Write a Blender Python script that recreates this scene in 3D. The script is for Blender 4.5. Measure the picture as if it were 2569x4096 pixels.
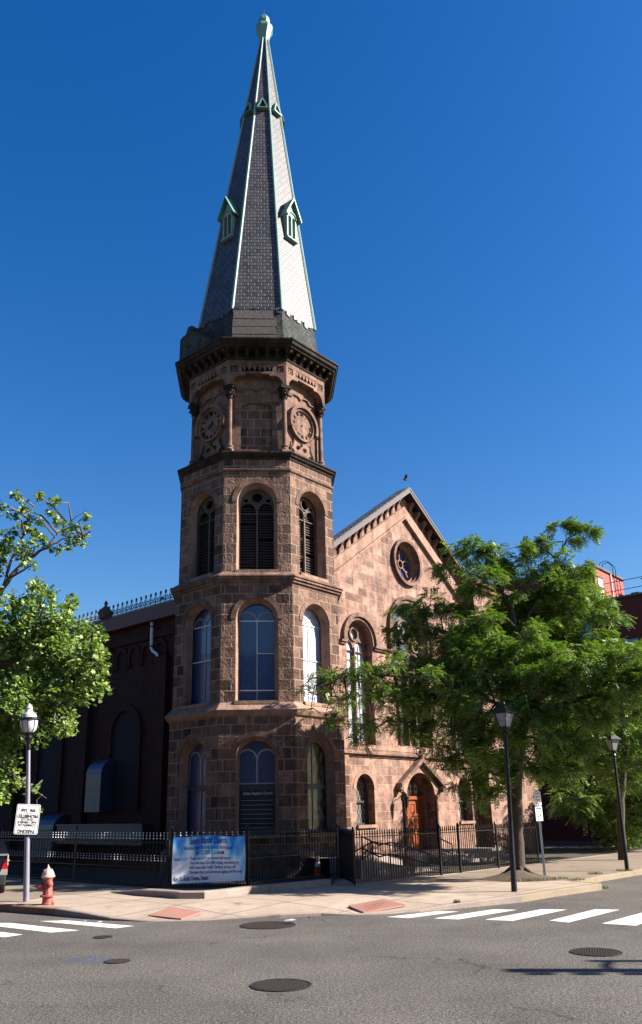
import bpy, bmesh, math, random
import numpy as np
from mathutils import Vector, Matrix
from mathutils.geometry import tessellate_polygon
R = math.radians
random.seed(7); RNG = np.random.default_rng(7)
for o in list(bpy.data.objects): bpy.data.objects.remove(o)
SC = bpy.context.scene
COL = SC.collection

# ------------------------------------------------------------------ camera
CAMH = 1.85; FPX = 3214.8; CX, CY = 1211.15, 2214.24; PIT = R(17.792); ROL = R(-1.0238)
_c, _s = math.cos(PIT), math.sin(PIT)
_fw = Vector((0, _c, _s)); _up = Vector((0, -_s, _c)); _rt = Vector((1, 0, 0))
RT = math.cos(ROL)*_rt + math.sin(ROL)*_up
UP = -math.sin(ROL)*_rt + math.cos(ROL)*_up
cam = bpy.data.cameras.new('camera'); camo = bpy.data.objects.new('camera', cam); COL.objects.link(camo)
m = Matrix((( RT.x, UP.x, -_fw.x, 0), (RT.y, UP.y, -_fw.y, 0), (RT.z, UP.z, -_fw.z, CAMH), (0, 0, 0, 1)))
camo.matrix_world = m
cam.sensor_fit = 'HORIZONTAL'; cam.sensor_width = 36; cam.lens = FPX/2569*36
cam.shift_x = (1284.5-CX)/2569; cam.shift_y = (CY-2048)/2569
cam.clip_start = 0.1; cam.clip_end = 3000
SC.camera = camo
SC.render.resolution_x = 642; SC.render.resolution_y = 1024

# ------------------------------------------------------------------ light
SUN_EL = R(33.5); SUN_AZ = Vector((0.99, -0.095)).normalized()      # towards the sun
sd = Vector((SUN_AZ.x*math.cos(SUN_EL), SUN_AZ.y*math.cos(SUN_EL), math.sin(SUN_EL)))
sun = bpy.data.lights.new('sun', 'SUN'); sun.energy = 5.0; sun.angle = R(0.53); sun.color = (1.0, 0.93, 0.84)
suno = bpy.data.objects.new('sun', sun); COL.objects.link(suno)
suno.rotation_euler = sd.to_track_quat('Z', 'Y').to_euler(); suno.location = (40, -10, 40)
W = bpy.data.worlds.new("World"); SC.world = W; W.use_nodes = True
nt = W.node_tree; nt.nodes.clear()
sky = nt.nodes.new('ShaderNodeTexSky'); sky.sky_type = 'NISHITA'; sky.sun_disc = False
sky.sun_elevation = SUN_EL; sky.sun_rotation = math.atan2(SUN_AZ.x, SUN_AZ.y)
sky.altitude = 0; sky.air_density = 1.25; sky.dust_density = 0.5; sky.ozone_density = 3.0
bg = nt.nodes.new('ShaderNodeBackground'); bg.inputs[1].default_value = 0.052
ou = nt.nodes.new('ShaderNodeOutputWorld')
hs = nt.nodes.new('ShaderNodeHueSaturation'); hs.inputs['Saturation'].default_value = 1.42; hs.inputs['Hue'].default_value = .513; nt.links.new(sky.outputs[0], hs.inputs['Color']); nt.links.new(hs.outputs[0], bg.inputs[0]); nt.links.new(bg.outputs[0], ou.inputs[0])
SC.view_settings.view_transform = 'Standard'; SC.view_settings.look = 'None'
SC.view_settings.exposure = 1.65; SC.view_settings.gamma = 1
SC.render.engine = 'CYCLES'

# ------------------------------------------------------------------ frames
def at(px, py, Y):
    d = RT*((px-CX)/FPX) - UP*((py-CY)/FPX) + _fw
    t = Y/d.y
    return Vector((t*d.x, Y, CAMH+t*d.z))
YAW = R(3.293)
dR = Vector((math.cos(R(45)+YAW), math.sin(R(45)+YAW), 0)); dL = Vector((-dR.y, dR.x, 0))
T = Vector((-1.575, 26.5, 0)); THETA = R(45)+YAW
def lw(u, v, z=0): return T + dR*u + dL*v + Vector((0, 0, z))      # church axes -> world

# ------------------------------------------------------------------ mesh builder
class MB:
    def __init__(s): s.v = []; s.f = []
    def add(s, vs, fs):
        n = len(s.v); s.v += [Vector(a) for a in vs]; s.f += [tuple(i+n for i in f) for f in fs]; return s
    def box(s, c, size, rz=0, M=None):
        x, y, z = [a/2 for a in size]
        vs = [Vector((a*x, b*y, d*z)) for d in (-1, 1) for a, b in ((-1,-1),(1,-1),(1,1),(-1,1))]
        if M is not None: vs = [M @ a for a in vs]
        elif rz: q = Matrix.Rotation(rz, 3, 'Z'); vs = [q @ a for a in vs]
        c = Vector(c)
        return s.add([a+c for a in vs], [(0,3,2,1),(4,5,6,7),(0,1,5,4),(1,2,6,5),(2,3,7,6),(3,0,4,7)])
    def bar(s, p, q, w, h=None, up=(0,0,1)):
        p = Vector(p); q = Vector(q); h = h or w; d = (q-p).normalized(); u = Vector(up)
        a = d.cross(u)
        if a.length < 1e-4: a = d.cross(Vector((1,0,0)))
        a.normalize(); b = a.cross(d)
        vs = []
        for c in (p, q):
            for i, j in ((-1,-1),(1,-1),(1,1),(-1,1)): vs.append(c+a*(i*w/2)+b*(j*h/2))
        return s.add(vs, [(3,2,1,0),(4,5,6,7),(0,1,5,4),(1,2,6,5),(2,3,7,6),(3,0,4,7)])
    def tube(s, pts, rad, n=8, cap=True):
        pts = [Vector(p) for p in pts]
        if not hasattr(rad, '__len__'): rad = [rad]*len(pts)
        rings = []; ref = None
        for i, p in enumerate(pts):
            d = (pts[min(i+1, len(pts)-1)]-pts[max(i-1, 0)]).normalized()
            if ref is None:
                ref = Vector((0,0,1)) if abs(d.z) < .9 else Vector((1,0,0))
            a = d.cross(ref).normalized(); b = a.cross(d).normalized(); ref = b if False else ref
            rings.append([p + (a*math.cos(2*math.pi*k/n)+b*math.sin(2*math.pi*k/n))*rad[i] for k in range(n)])
        vs = [q for r in rings for q in r]; fs = []
        for i in range(len(pts)-1):
            for k in range(n):
                k2 = (k+1) % n
                fs.append((i*n+k, i*n+k2, (i+1)*n+k2, (i+1)*n+k))
        if cap:
            fs.append(tuple(range(n-1, -1, -1))); fs.append(tuple((len(pts)-1)*n+k for k in range(n)))
        return s.add(vs, fs)
    def lathe(s, prof, c=(0,0,0), n=16, rot=0, M=None):
        c = Vector(c); vs = []; fs = []
        for r, z in prof:
            for k in range(n):
                a = rot+2*math.pi*k/n; q = Vector((r*math.cos(a), r*math.sin(a), z))
                vs.append((M @ q if M is not None else q)+c)
        L = len(prof)
        for i in range(L-1):
            for k in range(n):
                k2 = (k+1) % n; fs.append((i*n+k, i*n+k2, (i+1)*n+k2, (i+1)*n+k))
        fs.append(tuple(range(n-1, -1, -1))); fs.append(tuple((L-1)*n+k for k in range(n)))
        return s.add(vs, fs)
    def octring(s, prof, faces=range(8)):
        # closed profile of (apothem, z) swept round a regular octagon, face normals at 45 deg steps
        n = len(prof)
        for k in faces:
            vs = []
            for a in (k*45-22.5, k*45+22.5):
                for ap, z in prof:
                    r = ap/math.cos(math.pi/8); vs.append((r*math.cos(R(a)), r*math.sin(R(a)), z))
            fs = [(i, n+i, n+(i+1) % n, (i+1) % n) for i in range(n)]
            s.add(vs, fs)
        return s
    def plate(s, fr, outer, holes, d0, d1):
        # polygon (a,z) with holes, extruded along the frame's normal from d0 to d1
        if isinstance(outer[0][0], (list, tuple)): raise ValueError
        loops = [list(outer)]+[list(h) for h in holes]
        flat = [p for l in loops for p in l]
        tris = tessellate_polygon([[Vector((p[0], p[1], 0)) for p in l] for l in loops])
        N = len(flat)
        vs = [fr(p[0], d1, p[1]) for p in flat]+[fr(p[0], d0, p[1]) for p in flat]
        fs = [tuple(t) for t in tris]+[tuple(i+N for i in reversed(t)) for t in tris]
        o = 0
        for l in loops:
            n = len(l)
            for i in range(n):
                a = o+i; b = o+(i+1) % n; fs.append((a, b, b+N, a+N))
            o += n
        return s.add(vs, fs)
    def build(s, name, mat, parent=None, smooth=False, recalc=True, sharp=35):
        me = bpy.data.meshes.new(name); me.from_pydata([tuple(v) for v in s.v], [], s.f); me.update()
        if recalc:
            bm = bmesh.new(); bm.from_mesh(me); bmesh.ops.recalc_face_normals(bm, faces=bm.faces)
            if smooth:
                for e in bm.edges:
                    if len(e.link_faces) == 2 and e.calc_face_angle(0) > R(sharp): e.smooth = False
            bm.to_mesh(me); bm.free()
        box_uv(me)
        if smooth:
            for p in me.polygons: p.use_smooth = True
        if not isinstance(mat, (list, tuple)): mat = [mat]
        for x in mat: me.materials.append(x)
        o = bpy.data.objects.new(name, me); COL.objects.link(o)
        if parent: o.parent = parent
        return o
def box_uv(me):
    uv = me.uv_layers.new(name='UVMap'); V = me.vertices; d = uv.data
    for p in me.polygons:
        n = p.normal; h = math.hypot(n.x, n.y)
        for li in p.loop_indices:
            c = V[me.loops[li].vertex_index].co
            if h < .6: d[li].uv = (c.x, c.y)
            else: d[li].uv = ((-n.y*c.x+n.x*c.y)/h+7.3*round(math.degrees(math.atan2(n.y, n.x))/45), c.z)
def frame(origin, ndir):
    n = Vector((ndir[0], ndir[1], 0)).normalized(); l = Vector((-n.y, n.x, 0)); o = Vector(origin)
    return lambda a, d, z: o + l*a + n*d + Vector((0, 0, z))
def tag(o, label=None, cat=None, group=None, kind=None):
    if label: o['label'] = label
    if cat: o['category'] = cat
    if group: o['group'] = group
    if kind: o['kind'] = kind
    return o
def empty(name, loc=(0,0,0), rz=0, label=None, cat=None, group=None):
    o = bpy.data.objects.new(name, None); COL.objects.link(o); o.location = loc; o.rotation_euler = (0, 0, rz)
    o.empty_display_size = .3
    return tag(o, label, cat, group)
def kids(o): return [c for c in bpy.data.objects if c.parent == o]
def copy_tree(o, parent=None):
    ch = kids(o); c = o.copy(); COL.objects.link(c); c.parent = parent
    for k in ch: copy_tree(k, c)
    return c
def arch(cx, h, z0, zs, n=14, rise=None):
    r = rise or h
    return [(cx-h, z0), (cx+h, z0)]+[(cx+h*math.cos(math.pi*i/n), zs+r*math.sin(math.pi*i/n)) for i in range(n+1)]
def circ(cx, cz, r, n=24): return [(cx+r*math.cos(2*math.pi*i/n), cz+r*math.sin(2*math.pi*i/n)) for i in range(n)]
def archring(cx, r0, r1, zs, n=14, leg=0):
    o = [(cx+r1*math.cos(math.pi*i/n), zs+r1*math.sin(math.pi*i/n)) for i in range(n+1)]
    i_ = [(cx-r0*math.cos(math.pi*i/n), zs+r0*math.sin(math.pi*i/n)) for i in range(n+1)]
    if leg: o = [(cx+r1, zs-leg)]+o+[(cx-r1, zs-leg)]; i_ = [(cx-r0, zs-leg)]+i_+[(cx+r0, zs-leg)]
    return o+i_
_txt = {}
def text_mb(string, size, fr, cx, z, d, width=None, bold=.0, depth=.004, align='CENTER', flip=False, warp=None):
    cu = bpy.data.curves.new('lettering', 'FONT'); cu.body = string; cu.size = size; cu.align_x = align
    cu.offset = bold; cu.resolution_u = 3
    ob = bpy.data.objects.new('lettering', cu); COL.objects.link(ob)
    dg = bpy.context.evaluated_depsgraph_get(); dg.update()
    me = bpy.data.meshes.new_from_object(ob.evaluated_get(dg))
    vs = [v.co.copy() for v in me.vertices]; fs = [tuple(p.vertices) for p in me.polygons]
    bpy.data.objects.remove(ob); bpy.data.curves.remove(cu); bpy.data.meshes.remove(me)
    mb = MB()
    if not vs: return mb
    x0 = min(v.x for v in vs); x1 = max(v.x for v in vs); sx = (width/(x1-x0)) if width else 1
    out = []
    for v in vs:
        a = v.x*sx; b = v.y
        if flip: a, b = -a, -b
        a += cx; b += z
        dd = d+(warp(a, b) if warp else 0)
        out.append(fr(a, dd, b))
    return mb.add(out, fs)

# ------------------------------------------------------------------ materials
def mat(name): 
    m = bpy.data.materials.new(name); m.use_nodes = True; n = m.node_tree
    return m, n, n.nodes['Principled BSDF']
def N(nt, t, **k):
    n = nt.nodes.new(t)
    for a, b in k.items():
        if isinstance(b, tuple) and a.startswith('i_'): pass
        if a.startswith('i'): n.inputs[int(a[1:])].default_value = b
        else: setattr(n, a, b)
    return n
def ramp(nt, stops, interp='LINEAR'):
    r = nt.nodes.new('ShaderNodeValToRGB'); e = r.color_ramp; e.interpolation = interp
    while len(e.elements) < len(stops): e.elements.new(.5)
    for i, (p, c) in enumerate(stops): e.elements[i].position = p; e.elements[i].color = (*c, 1) if len(c) == 3 else c
    return r
def mixc(nt, a, b, fac, mode='MIX'):
    n = nt.nodes.new('ShaderNodeMix'); n.data_type = 'RGBA'; n.blend_type = mode
    for s_, v in ((0, fac), (6, a), (7, b)):
        if hasattr(v, 'links') or hasattr(v, 'is_output'): nt.links.new(v, n.inputs[s_])
        else: n.inputs[s_].default_value = v if s_ == 0 else (*v, 1)
    return n.outputs[2]
def coord(nt, kind='Object'): return nt.nodes.new('ShaderNodeTexCoord').outputs[kind]
def noise(nt, co, scale, detail=4, rough=.55):
    n = N(nt, 'ShaderNodeTexNoise'); n.inputs['Scale'].default_value = scale; n.inputs['Detail'].default_value = detail
    n.inputs['Roughness'].default_value = rough; nt.links.new(co, n.inputs['Vector']); return n
def bump(nt, h, strength, dist, prev=None):
    b = nt.nodes.new('ShaderNodeBump'); b.inputs['Strength'].default_value = strength; b.inputs['Distance'].default_value = dist
    nt.links.new(h, b.inputs['Height'])
    if prev is not None: nt.links.new(prev, b.inputs['Normal'])
    return b.outputs[0]
def plain(name, col, rough=.6, metal=0, var=.15, scale=6, bmp=0, spec=.5):
    m, nt, b = mat(name); co = coord(nt); n = noise(nt, co, scale)
    c = mixc(nt, tuple(x*(1-var) for x in col), tuple(min(1, x*(1+var)) for x in col), n.outputs[0])
    nt.links.new(c, b.inputs['Base Color']); b.inputs['Roughness'].default_value = rough; b.inputs['Metallic'].default_value = metal
    b.inputs['Specular IOR Level'].default_value = spec
    if bmp: nt.links.new(bump(nt, n.outputs[0], .6, bmp), b.inputs['Normal'])
    return m
def ashlar(name, bw, bh, tones, mortar=(.33,.23,.18), ms=.008, rough_amp=.02, offs=.5, stain=.5, sq=1.0):
    m, nt, b = mat(name); uv = coord(nt, 'UV'); ob = coord(nt)
    wn = noise(nt, ob, 1.3, 2); 
    br = nt.nodes.new('ShaderNodeTexBrick'); br.offset = offs; br.offset_frequency = 2; br.squash = sq; br.squash_frequency = 3
    for k, v in (('Scale', 1), ('Mortar Size', ms), ('Mortar Smooth', .2), ('Bias', 0), ('Brick Width', bw), ('Row Height', bh)): br.inputs[k].default_value = v
    br.inputs['Color1'].default_value = (0,0,0,1); br.inputs['Color2'].default_value = (1,1,1,1); br.inputs['Mortar'].default_value = (.5,.5,.5,1)
    nt.links.new(uv, br.inputs['Vector'])
    rp = ramp(nt, [(i/(len(tones)-1), t) for i, t in enumerate(tones)])
    nt.links.new(br.outputs[0], rp.inputs[0])
    n1 = noise(nt, ob, 3.1, 5, .65); n2 = noise(nt, ob, 24, 4, .7)
    st = ramp(nt, [(.38, (1-stain*.75,)*3), (.62, (1.08, 1.04, 1.0))]); nt.links.new(n1.outputs[0], st.inputs[0])
    c = mixc(nt, rp.outputs[0], st.outputs[0], 1.0, 'MULTIPLY')
    g = ramp(nt, [(.3, (.72,.72,.72)), (.7, (1.2,1.2,1.2))]); nt.links.new(n2.outputs[0], g.inputs[0])
    c = mixc(nt, c, g.outputs[0], .8, 'MULTIPLY')
    sm = N(nt, 'ShaderNodeMapping'); sm.inputs['Scale'].default_value = (2.6, 2.6, .28); nt.links.new(ob, sm.inputs[0]); ns = noise(nt, sm.outputs[0], 1.6, 5, .65)
    sr = ramp(nt, [(.34, (.48,.46,.45)), (.50, (.96,.96,.96)), (.7, (1.06,1.05,1.04))]); nt.links.new(ns.outputs[0], sr.inputs[0]); c = mixc(nt, c, sr.outputs[0], min(1, .45+stain*.5), 'MULTIPLY')
    c = mixc(nt, c, mortar, br.outputs['Fac'])
    nt.links.new(c, b.inputs['Base Color']); b.inputs['Roughness'].default_value = .88; b.inputs['Specular IOR Level'].default_value = .25
    n3 = noise(nt, ob, 11, 3, .6)
    hb = bump(nt, n3.outputs[0], 1, rough_amp)
    hb = bump(nt, n2.outputs[0], .5, rough_amp*.5, hb)
    inv = N(nt, 'ShaderNodeMath', operation='SUBTRACT', i0=1.0); nt.links.new(br.outputs['Fac'], inv.inputs[1])
    hb = bump(nt, inv.outputs[0], 1.0, .022, hb)
    nt.links.new(hb, b.inputs['Normal']); return m
M = {}
TB = [(.08,.043,.032), (.27,.15,.105), (.17,.098,.073), (.39,.235,.17), (.115,.072,.056), (.32,.18,.125), (.21,.135,.10)]
TF = [(.23,.125,.095), (.45,.262,.198), (.33,.19,.145), (.56,.345,.265), (.27,.163,.13), (.49,.28,.208), (.39,.24,.185)]
M['tower'] = ashlar('rock_faced_brownstone', .44, .33, TB, (.40,.27,.20), .016, .045)
M['facade'] = ashlar('coursed_brownstone', .52, .30, TF, (.52,.38,.31), .009, .022, stain=.6)
M['smooth'] = ashlar('dressed_brownstone', .9, .42, [(.20,.118,.088), (.33,.20,.15), (.26,.157,.118)], (.2,.125,.09), .005, .008, stain=.6)
M['fsmooth'] = ashlar('dressed_pale_brownstone', .8, 5, [(.36,.21,.155), (.46,.29,.215), (.40,.24,.18)], (.3,.19,.15), .006, .01, stain=.35)
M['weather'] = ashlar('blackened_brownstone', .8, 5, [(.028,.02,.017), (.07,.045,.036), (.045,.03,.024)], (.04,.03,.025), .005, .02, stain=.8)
M['brick'] = ashlar('red_brick', .23, .075, [(.045,.015,.010), (.08,.025,.016), (.06,.02,.013)], (.04,.025,.02), .009, .006)
M['slate'] = ashlar('roof_slate', .24, .16, [(.068,.066,.078), (.135,.127,.14), (.098,.094,.105)], (.010,.010,.014), .016, .004, stain=.3)
M['slate'].node_tree.nodes['Principled BSDF'].inputs['Roughness'].default_value = .5
M['slate'].node_tree.nodes['Principled BSDF'].inputs['Specular IOR Level'].default_value = .38
M['slateold'] = ashlar('mossy_slate', .20, .13, [(.05,.06,.055), (.10,.115,.105), (.07,.08,.078)], (.015,.018,.016), .010, .006, stain=.6)
M['copper'] = plain('green_copper', (.13,.30,.235), .5, 0, .35, 3, .01)
M['patina2'] = plain('pale_verdigris', (.25,.38,.335), .65, 0, .3, 5)
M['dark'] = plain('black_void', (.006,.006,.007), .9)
M['louvre'] = plain('weathered_louvre', (.085,.06,.048), .8, 0, .4, 12)
M['plank'] = plain('grey_planks', (.17,.135,.125), .9, 0, .5, 9, .01)
M['iron'] = plain('black_iron', (.012,.012,.013), .38, .3, .3, 30)
M['bead'] = plain('glint_pale_iron', (.75,.74,.72), .3, .35, .1, 30)  # pale colour stands in for bright glints on the black iron beads
M['ironp'] = plain('blue_black_iron', (.010,.012,.018), .4, .2, .3, 30)
M['alu'] = plain('lavender_grey_metal', (.30,.29,.36), .42, .35, .2, 8)
M['galv'] = plain('galvanised_metal', (.075,.095,.135), .45, .4, .35, 4)
M['white'] = plain('white_paint', (.74,.72,.69), .5, 0, .06, 8)
M['signw'] = plain('white_sign_enamel', (.78,.76,.74), .35, 0, .03, 3)
M['black'] = plain('black_print', (.012,.012,.016), .5)
M['red'] = plain('red_print', (.5,.05,.04), .5)
M['letter'] = plain('navy_print', (.02,.04,.22), .6)
M['pale'] = plain('pale_lettering', (.6,.6,.62), .6)
M['hyd'] = plain('faded_red_paint', (.42,.10,.075), .55, 0, .35, 14, .004)
M['hydcap'] = plain('faded_pink_paint', (.62,.42,.38), .6, 0, .2, 14, .004)
M['door'] = plain('varnished_door_wood', (.33,.085,.025), .38, 0, .3, 5)
M['frame'] = plain('dark_window_frame', (.05,.042,.04), .5)
M['framel'] = plain('pale_window_frame', (.40,.39,.38), .55, 0, .25, 9)
M['tracery'] = plain('brown_tracery', (.13,.095,.075), .8, 0, .3, 9)
M['fascia'] = plain('red_brown_painted_wood', (.12,.035,.03), .6, 0, .3, 4)
M['fascial'] = plain('mauve_brown_wood', (.075,.05,.052), .65, 0, .3, 4)
M['redwall'] = plain('red_stucco', (.46,.085,.065), .85, 0, .1, 2)
M['redbrick'] = plain('dark_red_brick', (.10,.020,.016), .9, 0, .3, 9)
M['cream'] = plain('cream_stucco', (.55,.45,.33), .85, 0, .12, 3)
M['lead'] = plain('lead_flashing', (.07,.085,.12), .5, .2, .2, 4)
M['carp'] = plain('shade_dark_car_paint', (.008,.010,.018), .12, .1, .05, 2, 0, .8)  # dark body colour stands in for shade on the car's rear
M['chrome'] = plain('silver_rim_sunlit_edge', (.36,.35,.35), .3, .3, .05, 2)  # wheel rims, and strips that paint the car's sunlit edges
M['rubber'] = plain('black_rubber', (.012,.012,.012), .8)
M['taill'] = plain('red_lamp_lens', (.55,.01,.012), .15)
M['clearl'] = plain('clear_lamp_lens', (.36,.33,.33), .2)
M['orange'] = plain('orange_plastic', (.75,.12,.02), .5)
M['lampd'] = plain('greyed_lantern_glass', (.34,.34,.35), .2, 0, .25, 9)
M['bird'] = plain('dark_bird_feathers', (.03,.032,.04), .7)
M['paper'] = plain('white_litter', (.75,.75,.72), .7)
M['bark'] = plain('tree_bark', (.075,.058,.043), .95, 0, .55, 22, .02)
M['barkd'] = plain('sycamore_bark', (.17,.13,.085), .9, 0, .6, 9, .01)
M['soil'] = plain('dry_soil', (.10,.068,.045), .95, 0, .5, 7, .03)
M['yard'] = plain('yard_soil', (.05,.045,.03), .95, 0, .5, 5, .03)
M['lampg'] = plain('frosted_lamp_glass', (.62,.62,.6), .25, 0, .1, 9)

def glassm(name, col, rough, var=.25, scale=1.2, stren=.004):
    m, nt, b = mat(name); co = coord(nt); n = noise(nt, co, scale, 3)
    c = mixc(nt, tuple(x*(1-var) for x in col), tuple(x*(1+var) for x in col), n.outputs[0])
    uv = coord(nt, 'UV'); m1 = N(nt, 'ShaderNodeMapping'); m1.inputs['Scale'].default_value = (1, .6, 1); nt.links.new(uv, m1.inputs[0])
    m2_ = N(nt, 'ShaderNodeMapping'); m2_.inputs['Rotation'].default_value = (0, 0, R(45)); nt.links.new(m1.outputs[0], m2_.inputs[0])
    br = nt.nodes.new('ShaderNodeTexBrick'); br.offset = 0
    for k, v in (('Scale', 1), ('Mortar Size', .006), ('Brick Width', .11), ('Row Height', .11)): br.inputs[k].default_value = v
    br.inputs['Color1'].default_value = (.78,.78,.78,1); br.inputs['Color2'].default_value = (1.12,1.12,1.12,1); br.inputs['Mortar'].default_value = (.6,.6,.6,1)
    nt.links.new(m2_.outputs[0], br.inputs['Vector']); c = mixc(nt, c, br.outputs[0], 1.0, 'MULTIPLY')
    nt.links.new(c, b.inputs['Base Color']); b.inputs['Roughness'].default_value = rough
    b.inputs['Specular IOR Level'].default_value = .9; b.inputs['Coat Weight'].default_value = .6; b.inputs['Coat Roughness'].default_value = .04
    nt.links.new(bump(nt, n.outputs[0], .4, stren), b.inputs['Normal']); return m
M['storm'] = glassm('shaded_storm_glass', (.035,.07,.17), .3)  # dark blue copy of the storm glass for the shaded faces
M['stormlit'] = glassm('sunlit_storm_glass', (.62,.64,.74), .4)  # pale copy of the storm glass, sun glare put into the colour
M['leaded'] = glassm('leaded_glass', (.10,.11,.09), .2)
M['bluegl'] = glassm('blue_leaded_glass', (.04,.08,.30), .12)
def bannerm():
    m, nt, b = mat('printed_vinyl'); co = coord(nt)
    mp = N(nt, 'ShaderNodeMapping'); mp.inputs['Rotation'].default_value = (0, R(35), 0); mp.inputs['Scale'].default_value = (1.3, 1, .55)
    nt.links.new(co, mp.inputs[0]); n = noise(nt, mp.outputs[0], 2.6, 3, .5)
    sp = N(nt, 'ShaderNodeSeparateXYZ'); nt.links.new(co, sp.inputs[0])
    a = N(nt, 'ShaderNodeMath', operation='MULTIPLY_ADD', i1=-.42, i2=.27); nt.links.new(sp.outputs[2], a.inputs[0])
    s = N(nt, 'ShaderNodeMath', operation='ADD'); nt.links.new(a.outputs[0], s.inputs[0]); nt.links.new(n.outputs[0], s.inputs[1])
    r = ramp(nt, [(.30, (.03,.20,.72)), (.40, (.10,.50,.95)), (.50, (.45,.78,1)), (.60, (.95,.97,1))]); nt.links.new(s.outputs[0], r.inputs[0])
    nt.links.new(r.outputs[0], b.inputs['Base Color']); b.inputs['Roughness'].default_value = .45
    return m
M['banner'] = bannerm()
def asphaltm():
    m, nt, b = mat('asphalt'); co = coord(nt)
    n1 = noise(nt, co, 55, 3, .7); n2 = noise(nt, co, .35, 5, .6); v = N(nt, 'ShaderNodeTexVoronoi'); v.inputs['Scale'].default_value = 60; nt.links.new(co, v.inputs['Vector'])
    n1b = noise(nt, co, 26, 2, .8); av = N(nt, 'ShaderNodeMix', i0=.4); nt.links.new(n1.outputs[0], av.inputs[2]); nt.links.new(n1b.outputs[0], av.inputs[3])
    r = ramp(nt, [(.37, (.025,.022,.020)), (.49, (.098,.088,.079)), (.61, (.29,.26,.235))]); nt.links.new(av.outputs[0], r.inputs[0])
    r2 = ramp(nt, [(.35, (.74,.73,.73)), (.65, (1.16,1.15,1.12))]); nt.links.new(n2.outputs[0], r2.inputs[0])
    c = mixc(nt, r.outputs[0], r2.outputs[0], 1.0, 'MULTIPLY')
    # thin dark cracks
    w = noise(nt, co, .9, 6, .6); vv = N(nt, 'ShaderNodeTexVoronoi', feature='DISTANCE_TO_EDGE'); vv.inputs['Scale'].default_value = .33
    ad = N(nt, 'ShaderNodeVectorMath', operation='SCALE'); nt.links.new(w.outputs[1], ad.inputs[0]); ad.inputs['Scale'].default_value = 1.4
    a2 = N(nt, 'ShaderNodeVectorMath', operation='ADD'); nt.links.new(ad.outputs[0], a2.inputs[0]); nt.links.new(co, a2.inputs[1]); nt.links.new(a2.outputs[0], vv.inputs['Vector'])
    cr = ramp(nt, [(.0, (.28,.28,.28)), (.010, (1,1,1))]); nt.links.new(vv.outputs['Distance'], cr.inputs[0])
    w2 = ramp(nt, [(.5, (0,0,0)), (.6, (1,1,1))]); n4 = noise(nt, co, .5, 2); nt.links.new(n4.outputs[0], w2.inputs[0])
    crm = mixc(nt, (1,1,1), cr.outputs[0], w2.outputs[0])
    c = mixc(nt, c, crm, 1.0, 'MULTIPLY')
    n6 = noise(nt, co, .9, 7, .75); g6 = ramp(nt, [(.30, (.45,.44,.43)), (.39, (.9,.9,.9)), (.5, (1,1,1))]); nt.links.new(n6.outputs[0], g6.inputs[0]); c = mixc(nt, c, g6.outputs[0], 1.0, 'MULTIPLY')
    nt.links.new(c, b.inputs['Base Color']); b.inputs['Roughness'].default_value = .8; b.inputs['Specular IOR Level'].default_value = .3
    nt.links.new(bump(nt, n1.outputs[0], .8, .012), b.inputs['Normal']); return m
M['asphalt'] = asphaltm()
def concretem(name, c0, c1, joint=True, grain=30):
    m, nt, b = mat(name); co = coord(nt)
    n1 = noise(nt, co, grain, 3, .6); n2 = noise(nt, co, .8, 6, .6)
    c = mixc(nt, c0, c1, n2.outputs[0])
    g = ramp(nt, [(.3, (.86,.86,.86)), (.7, (1.1,1.1,1.1))]); nt.links.new(n1.outputs[0], g.inputs[0])
    c = mixc(nt, c, g.outputs[0], 1.0, 'MULTIPLY')
    if joint:
        mp = N(nt, 'ShaderNodeMapping'); mp.inputs['Rotation'].default_value = (0, 0, -THETA); nt.links.new(co, mp.inputs[0])
        br = nt.nodes.new('ShaderNodeTexBrick'); br.offset = 0
        for k, v in (('Scale', 1), ('Mortar Size', .018), ('Mortar Smooth', .3), ('Brick Width', 1.6), ('Row Height', 1.5)): br.inputs[k].default_value = v
        br.inputs['Color1'].default_value = (.93,.93,.93,1); br.inputs['Color2'].default_value = (1.04,1.04,1.04,1); br.inputs['Mortar'].default_value = (.35,.32,.3,1)
        nt.links.new(mp.outputs[0], br.inputs['Vector']); c = mixc(nt, c, br.outputs[0], 1.0, 'MULTIPLY')
    n5 = noise(nt, co, 2.2, 7, .72); g5 = ramp(nt, [(.30, (.55,.52,.50)), (.42, (.93,.92,.91)), (.6, (1.03,1.03,1.03))]); nt.links.new(n5.outputs[0], g5.inputs[0]); c = mixc(nt, c, g5.outputs[0], 1.0, 'MULTIPLY')
    nt.links.new(c, b.inputs['Base Color']); b.inputs['Roughness'].default_value = .85; b.inputs['Specular IOR Level'].default_value = .3
    nt.links.new(bump(nt, n1.outputs[0], .4, .006), b.inputs['Normal']); return m
M['concrete'] = concretem('tan_concrete', (.40,.31,.24), (.52,.42,.33))
M['kerb'] = concretem('kerb_concrete', (.30,.235,.20), (.42,.34,.29), False)
M['kerby'] = concretem('worn_yellow_kerb', (.27,.205,.13), (.38,.31,.22), False)
M['kerbr'] = concretem('worn_red_kerb', (.30,.13,.08), (.40,.24,.15), False)
M['aggr'] = concretem('pebbled_paving', (.20,.155,.115), (.36,.29,.22), False, 45)
def paintm(name, col, wear=.5):
    m, nt, b = mat(name); co = coord(nt); n = noise(nt, co, 9, 6, .7); n2 = noise(nt, co, 55, 3, .7)
    r = ramp(nt, [(.28, (.18,.16,.15)), (.36+.04*wear, col)]); nt.links.new(n.outputs[0], r.inputs[0])
    g = ramp(nt, [(.3, (.75,.75,.75)), (.6, (1,1,1))]); nt.links.new(n2.outputs[0], g.inputs[0])
    nt.links.new(mixc(nt, r.outputs[0], g.outputs[0], 1.0, 'MULTIPLY'), b.inputs['Base Color']); b.inputs['Roughness'].default_value = .7
    return m
M['road_white'] = paintm('worn_white_road_paint', (.66,.63,.59), 1.6)
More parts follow.
